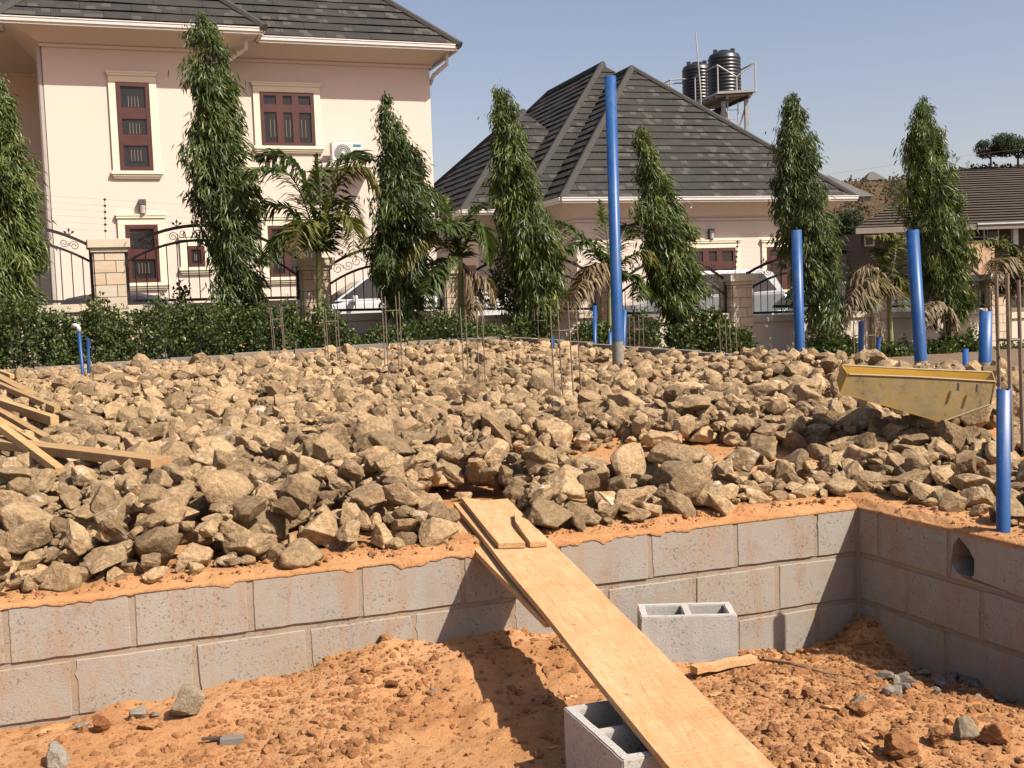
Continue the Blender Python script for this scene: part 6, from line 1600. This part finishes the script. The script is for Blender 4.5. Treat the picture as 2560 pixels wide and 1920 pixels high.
# ------------------------------------------------------------------ hedge shrubs
def shrub(label, prof, n, off_=-1.3, depth=0.5, leaf=(0.035, 0.07), mat='hedge', flowers=0, seed=1, name='shrub', group='shrubs along the boundary wall', cat='shrub', dens=0.55):
    """prof: (x_px, top_px, bottom_px) along the shrub"""
    p0 = V(F0.x, F0.y, 0) + fv * off_; r_ = np.random.default_rng(seed)
    xs = np.array([p[0] for p in prof]); tp_ = np.array([p[1] for p in prof]); bt_ = np.array([p[2] for p in prof])
    mid = (xs[0] + xs[-1]) / 2; B = on_plane(mid, float(np.interp(mid, xs, bt_)), p0, fv); B.z = max(min(B.z, FG + .6), FG - .05)
    t = thing(name, label, cat, tuple(B), group)
    P, D, R = [], [], []; stems = MB()
    ncl = int(n / 16)
    for i in range(ncl):
        x = r_.uniform(xs[0], xs[-1]); top = np.interp(x, xs, tp_); bot = np.interp(x, xs, bt_)
        yy = top + (bot - top) * r_.random() ** .85 + 7 * r_.normal() + 9 * noise.noise(Vector((x * .06, seed, 0))); e = (yy - top) / (bot - top)
        edge = min((x - xs[0]), (xs[-1] - x)) / max(1, (xs[-1] - xs[0])) * 2
        dmax = depth * min(1, (.35 + 1.1 * max(0, e)) * (.4 + edge))
        q = on_plane(x, yy, p0, fv) + fv * r_.uniform(-1, .7) * dmax
        m = 16; P.append(np.array(q)[None] + r_.normal(size=(m, 3)) * np.array([.05, .05, .05]) + np.array([0, 0, 1])[None] * np.linspace(-.05, .07, m)[:, None])
        d = r_.normal(size=(m, 3)) * .8 + np.array([SUN.x * .4, SUN.y * .4 - .3, .75]); D.append(d / np.linalg.norm(d, axis=1)[:, None]); R.append(np.clip(r_.random() * .65 + r_.normal(size=m) * .16 + (.12 if e < .12 else 0), 0, 1))
        if i % 9 == 0: stems.tube([V(q.x + r_.normal() * .05, q.y, FG - .05 if q.z - FG < 1.4 else q.z - .5), V(q.x, q.y, q.z)], [.009, .004], 4, cap=False)
    P, D, R = np.concatenate(P), np.concatenate(D), np.concatenate(R); k = len(P)
    Vv, Ff, aa = leaf_cloud(P, D, r_.uniform(*leaf, k), r_.uniform(leaf[0] * .36, leaf[1] * .36, k), R, fold=.25)
    o = np_obj('foliage', Vv, Ff, MAT[mat], t, attr=aa); o['kind'] = 'stuff'
    if stems.v: stems.build('stems', MAT['bark'], t)['kind'] = 'stuff'
    for i in range(flowers):
        x = r_.uniform(xs[0] + 5, xs[-1] - 5); top = np.interp(x, xs, tp_); bot = np.interp(x, xs, bt_); q = on_plane(x, top + (bot - top) * r_.uniform(.08, .8), p0, fv) - fv * (depth * .95)
        f = MB()
        for j in range(14):
            c = q + V(*(r_.normal(size=3) * .02)); s = .011; a = V(*r_.normal(size=3)).normalized(); b = a.cross(V(0, 0, 1)).normalized()
            f.add([c - b * s, c + a.cross(b) * s, c + b * s, c - a.cross(b) * s], [(0, 1, 2, 3)])
        f.build('flower_cluster', MAT['flower'], t)
    return t
hl = [('dense hedge shrub at the far left under the leftmost mast tree', [(-60, 772, 935), (20, 752, 930), (80, 746, 925), (130, 790, 922)], 3600, 1),
      ('hedge shrub left of the thin blue pipe pair', [(112, 790, 922), (140, 772, 922), (165, 780, 920), (190, 800, 918)], 1700, 2),
      ('tall hedge shrub in front of the leftmost stone pillar', [(184, 800, 918), (215, 770, 915), (243, 738, 912), (276, 748, 908), (310, 778, 905)], 2700, 2),
      ('hedge shrub right of the leftmost pillar under the lower window', [(300, 790, 906), (345, 765, 903), (400, 752, 900), (455, 752, 896)], 3000, 5),
      ('hedge shrub with peach flowers in front of the tallest mast tree', [(445, 755, 898), (500, 758, 892), (550, 775, 890), (612, 758, 886)], 3000, 5),
      ('hedge shrub behind the farthest left rebar cage', [(600, 770, 888), (640, 758, 886), (690, 762, 884), (725, 752, 882), (752, 800, 880)], 2700, 3),
      ('rounded hedge shrub before the largest palm', [(748, 805, 880), (785, 768, 878), (815, 756, 876), (850, 790, 872), (890, 838, 868)], 2400, 3),
      ('low flowering hedge shrub behind the tall rebar cage', [(905, 850, 868), (935, 795, 866), (985, 800, 862), (1030, 790, 858), (1062, 770, 856)], 2400, 5),
      ('leafy hedge shrub below the bushy palm', [(1050, 790, 856), (1085, 765, 853), (1130, 758, 850), (1165, 772, 848), (1200, 820, 846)], 2500, 3),
      ('small shrub at the right end of the flowering hedge', [(1195, 812, 846), (1225, 795, 843), (1262, 822, 841)], 1000, 2)]
for i, (lab, prof, n, fl) in enumerate(hl): shrub(lab, [(x, t + (12 if x < 890 else 32), b) for x, t, b in prof], int(n * 1.6), flowers=fl // 3, seed=40 + i, off_=-1.35)
sl_ = [('sparse shrub left of the faint far rebar cage', [(1284, 818, 842), (1300, 806, 842), (1318, 820, 842)], 260), ('thin shrub behind the faint far rebar cage', [(1322, 800, 842), (1345, 775, 842), (1370, 810, 842)], 600),
       ('low shrub right of the nearest middle rebar cage', [(1440, 822, 850), (1475, 808, 850), (1520, 832, 850)], 700), ('thin shrub right of the tallest pipe', [(1575, 800, 856), (1600, 790, 856), (1640, 826, 856)], 500),
       ('small shrub at the trunk of the bright mast tree', [(1670, 838, 862), (1700, 815, 862), (1728, 838, 862)], 800), ('tall leafy shrub left of the pillar by the bungalow window', [(1742, 800, 868), (1765, 785, 866), (1790, 790, 866), (1822, 825, 870)], 1800),
       ('low shrub at the foot of the pillar by the bungalow window', [(1822, 848, 884), (1850, 828, 884), (1878, 868, 884)], 800), ('grassy shrub under the dark mast tree', [(2010, 862, 902), (2050, 845, 902), (2090, 842, 902), (2138, 868, 902)], 2200),
       ('low dark shrub between slim palm and leaning pipe', [(2190, 880, 910), (2235, 868, 910), (2290, 870, 912)], 1300), ('leafy shrub at the foot of the rightmost mast tree', [(2312, 872, 918), (2350, 845, 918), (2380, 856, 918)], 1500),
       ('leafy shrub left of the short thick pipe', [(2378, 868, 918), (2420, 842, 918), (2452, 856, 918)], 1400), ('shrub behind the thick rebar cage at the right edge', [(2490, 880, 926), (2530, 868, 926), (2580, 860, 926)], 1000)]
for i, (lab, prof, n) in enumerate(sl_): shrub(lab, [(x, t - 4, b + 10) for x, t, b in prof], int(n * 1.4), seed=60 + i, off_=-1.0, depth=.3, leaf=(.05, .10))
shrub('small plant growing inside the fence near the lower window', [(440, 735, 752), (458, 722, 752), (472, 740, 752)], 140, off_=.5, depth=.12, seed=80, leaf=(.05, .09))
shrub('dark leafy climber on the fence left of the leaning mast tree', [(1226, 700, 770), (1250, 640, 770), (1272, 630, 760), (1290, 690, 770)], 620, off_=-.3, depth=.15, seed=81, leaf=(.05, .1))

# ------------------------------------------------------------------ far trees
def far_tree(label, px, base_y, top_y, w_px, d, mat='far_leaf', n=2600, seed=1, group='trees on the hill', stemf=.35, blobs=9, z_base=None):
    r_ = np.random.default_rng(seed); b = at_y(px, base_y, d); tp_ = at_y(px, top_y, d); Hh = tp_.z - b.z; W = w_px * d / F_PX / 2
    t = thing('tree', label, 'tree', tuple(b), group)
    MB().tube([b - V(0, 0, .8), b + V(0, 0, Hh * stemf), b + V(.1, 0, Hh * .75)], [Hh * .035, Hh * .028, Hh * .01], 7).build('trunk', MAT['bark'], t)
    for k in range(5):
        a = r_.uniform(0, 6.28); MB().tube([b + V(0, 0, Hh * stemf), b + V(cos(a) * W * .6, sin(a) * W * .4, Hh * r_.uniform(.55, .8))], [Hh * .018, Hh * .006], 5).build('limb', MAT['bark'], t)
    P = []; 
    for k in range(blobs):
        c = np.array([r_.uniform(-.7, .7) * W, r_.uniform(-.6, .6) * W, Hh * (stemf + (1 - stemf) * r_.uniform(.2, .85))]); s = np.array([W * .42, W * .42, Hh * (1 - stemf) * .22])
        q = r_.normal(size=(n // blobs, 3)); q /= np.linalg.norm(q, axis=1)[:, None]; q *= r_.uniform(.5, 1.05, (len(q), 1)); P.append(c + q * s)
    P = np.concatenate(P) + np.array(b); D = r_.normal(size=P.shape) + np.array([0, 0, -.2]); D /= np.linalg.norm(D, axis=1)[:, None]; k = len(P); sz = Hh * .045
    Vv, Ff, aa = leaf_cloud(P, D, r_.uniform(.7, 1.4, k) * sz, r_.uniform(.3, .5, k) * sz, np.clip(r_.random(k) * .9, 0, 1)); o = np_obj('crown', Vv, Ff, MAT[mat], t, attr=aa); o['kind'] = 'stuff'
far_tree('left of the two green trees on the hill skyline', 2477, 421, 341, 78, 186, seed=90, stemf=.28)
far_tree('larger right green tree on the hill skyline', 2545, 418, 326, 135, 186, seed=91, n=5600, blobs=18, stemf=.22)
far_tree('tiny dark cypress on the hill behind the far grey house', 2129, 452, 437, 6, 170, seed=92, n=500, blobs=4)
far_tree('green bushy tree between the bungalow and the brown house', 2105, 640, 526, 110, 72, seed=93, n=5200, stemf=.08, blobs=18, group='green trees below the hill')
far_tree('smaller green bush at the right of the dark mast tree', 2155, 640, 540, 60, 76, seed=94, n=2600, stemf=.08, blobs=10, group='green trees below the hill')
far_tree('dark scrub tree on the hillside left of the rightmost mast tree', 2250, 500, 452, 90, 150, seed=95, n=2600, stemf=.05, blobs=12, mat='far_leaf')
far_tree('low bush below the unfinished grey building', 2112, 720, 665, 70, 55, seed=96, n=2000, stemf=.05, blobs=8, group='green trees below the hill')
def bare_tree(label, px, by, ty, d, seed):
    r_ = random.Random(seed); b = at_y(px, by, d); Hh = at_y(px, ty, d).z - b.z; t = thing('bare_tree', label, 'tree', tuple(b), 'bare trees on the hill'); m = MB()
    def br(p, dr, l, r, n):
        q = p + dr * l; m.tube([p, q], [r, r * .6], 4, cap=False)
        if n:
            for _ in range(3): br(q, (dr + V(r_.uniform(-.8, .8), r_.uniform(-.5, .5), r_.uniform(-.1, .5))).normalized(), l * r_.uniform(.55, .8), r * .6, n - 1)
    br(b - V(0, 0, .3), V(0, 0, 1), Hh * .35, Hh * .02, 4); m.build('branches', MAT['bark'], t)
bare_tree('pale leafless tree beside the rightmost mast tree on the skyline', 2386, 428, 378, 186, 3)
bare_tree('small leafless bush between bare tree and green trees', 2418, 426, 396, 186, 4)
# low scrub along the crest
r_ = np.random.default_rng(5); P = []
for k in range(900):
    x = r_.uniform(1960, 2700); d = 190 - 120 * r_.random() ** 1.5; q = hill_pt(x, d); P.append(np.array(q)[None] + r_.normal(size=(9, 3)) * np.array([.5, .5, .22]) + np.array([0, 0, .25]))
P = np.concatenate(P); D = r_.normal(size=P.shape) + np.array([0, 0, .8]); D /= np.linalg.norm(D, axis=1)[:, None]
Vv, Ff, aa = leaf_cloud(P, D, r_.uniform(.3, .7, len(P)), r_.uniform(.1, .25, len(P)), r_.random(len(P)))
o = np_obj('hill_scrub', Vv, Ff, MAT['far_leaf_dry'], attr=aa); tag(o, 'dry scrub covering the brown hillside', 'scrub', None, 'stuff')

# ------------------------------------------------------------------ parked cars
def car(label, nose_px, tail_px, y, roof_z, body, kind='suv', ang=BA, flip=False, length=None):
    """side view car; nose at nose_px (left), standing at depth y"""
    a = at_y(nose_px, 740, y); b_ = at_y(tail_px, 740, y); u = V(cos(ang), sin(ang)); n = V(sin(ang), -cos(ang))
    L = length or (b_ - a).length / cos(ang); W = 1.8; z0 = roof_z - (1.68 if kind == 'suv' else 1.45)
    Hh = roof_z - z0
    t = thing('parked_car', label, 'car', (a.x, a.y, z0), 'cars parked behind the fence')
    o = V(a.x, a.y, z0)
    def P(x, z, s): q = o + u * (x * L) + n * s; return V(q.x, q.y, z0 + z * Hh)
    lower = [(0.0, .22), (0.0, .46), (.03, .52), (.24, .60), (.26, .62), (.97, .64), (1.0, .58), (1.0, .22), (.88, .14), (.12, .14)]
    bd = MB(); n_ = len(lower)
    secs = [(-W / 2 + .06, .97), (-W / 2, 1.0), (W / 2, 1.0), (W / 2 - .06, .97)]
    # four slices, bulging at the sides
    rows = []
    for s, k in ((-W / 2, .96), (-W / 2 + .10, 1.0), (W / 2 - .10, 1.0), (W / 2, .96)):
        rows.append([P(.5 + (x - .5) * (.985 if abs(s) > W / 2 - .05 else 1), .38 + (z - .38) * k, s) for x, z in lower])
    vs = [p for r in rows for p in r]; fs = []
    for r in range(3): fs += [(r * n_ + i, r * n_ + (i + 1) % n_, (r + 1) * n_ + (i + 1) % n_, (r + 1) * n_ + i) for i in range(n_)]
    fs += [tuple(range(n_))[::-1], tuple(3 * n_ + i for i in range(n_))]
    bd.add(vs, fs); bd.build('body', body, t, bevel=0.03)
    top = [(.24, .60), (.38, .95), (.44, .995), (.86, 1.0), (.93, .95), (.985, .63)] if kind == 'suv' else [(.22, .62), (.36, .96), (.44, 1.0), (.68, 1.0), (.76, .96), (.90, .66)]
    g = MB(); m = len(top); vs = []
    for s, w in ((-1, 1), (1, 1)):
        vs += [P(x, z, s * (W / 2 - .05 - .22 * max(0, (z - .62) / .38))) for x, z in top]
    g.add(vs, [tuple(range(m))[::-1], tuple(range(m, 2 * m))] + [(i, (i + 1) % m, m + (i + 1) % m, m + i) for i in range(m)]); gh = g.build('cabin', body, t, bevel=0.03)
    def sw(z): return W / 2 - .05 - .22 * max(0, (z - .62) / .38) + .012
    for side in (1, -1):
        for qd in ([(.26, .65), (.38, .935), (.56, .945), (.56, .65)], [(.58, .65), (.58, .945), (.74, .945), (.76, .65)], [(.78, .66), (.76, .945), (.86, .93), (.93, .68)]) if kind == 'suv' else ([(.245, .66), (.367, .945), (.53, .965), (.53, .66)], [(.545, .66), (.545, .965), (.69, .965), (.84, .69)]):
            w_ = MB(); w_.prism([P(x, z, side * sw(z)) for x, z in qd], n * side * .006); w_.build('window', MAT['glass'], t)
    for x0, z0_, x1, z1, nm in ((top[0][0] + .005, .63, top[1][0] - .002, .925, 'windscreen'), (top[-1][0] - .003, .68, top[-2][0] + .006, .92, 'rear_window')):
        w_ = MB(); dx = -.012 if nm == 'windscreen' else .012
        w_.prism([P(x0 + dx, z0_, -W / 2 + .18), P(x0 + dx, z0_, W / 2 - .18), P(x1 + dx, z1, W / 2 - .33), P(x1 + dx, z1, -W / 2 + .33)], u * .01); w_.build(nm, MAT['glass'], t)
    for x in (.18, .80):
        for s in (-1, 1):
            c = P(x, .19, s * (W / 2 - .12)); wh = MB().tube([c - n * .11, c + n * .11], Hh * .195, 20).build('wheel', MAT['tyre'], t)
            MB().tube([c + n * s * .09, c + n * s * .125], Hh * .12, 14).build('rim', MAT['towersteel'], wh)
    for s in (-1, 1):
        MB().box(P(.30, .655, s * (W / 2 + .09)), (.10, .18, .13), (u, n, V(0, 0, 1))).build('wing_mirror', body, t, bevel=.02)
        MB().box(P(.012, .47, s * (W / 2 - .28)), (.06, .36, .12), (u, n, V(0, 0, 1))).build('headlight', MAT['white'], t)
        MB().box(P(.992, .50, s * (W / 2 - .2)), (.06, .24, .16), (u, n, V(0, 0, 1))).build('tail_light', MAT['clod_red'], t)
    return t
car('white car behind the fence between the palm and the wispy mast tree', 690, 1252, 24.5, 2.20, MAT['carwhite'], 'sedan')
car('silver car behind the fence right of the tallest pipe', 1545, 1830, 29.0, 2.12, MAT['carsilver'], length=4.4)
car('dark grey green car behind the fence right of the window pillar', 1885, 2100, 28.5, 1.72, MAT['cargreen'], 'sedan', length=4.3)
car('black car whose roof shows above the wall at the left', -40, 205, 21.0, 1.93, MAT['cardark'], 'sedan', length=4.0)

# ------------------------------------------------------------------ the photograph is exposed for the shade: colours were picked a little
# above the exposure; bring every reflectance down to its real-world value by one common factor
for m in bpy.data.materials:
    if not m.use_nodes: continue
    t = m.node_tree
    for nd in list(t.nodes):
        if nd.type in ('BSDF_PRINCIPLED', 'BSDF_TRANSLUCENT'):
            sk = nd.inputs['Base Color'] if nd.type == 'BSDF_PRINCIPLED' else nd.inputs['Color']
            if sk.is_linked:
                src = sk.links[0].from_socket
                t.links.new(mix(t, 1.0, src, (0.72, 0.72, 0.72), 'MULTIPLY'), sk)
            else: sk.default_value = tuple(0.72 * x for x in sk.default_value[:3]) + (1,)
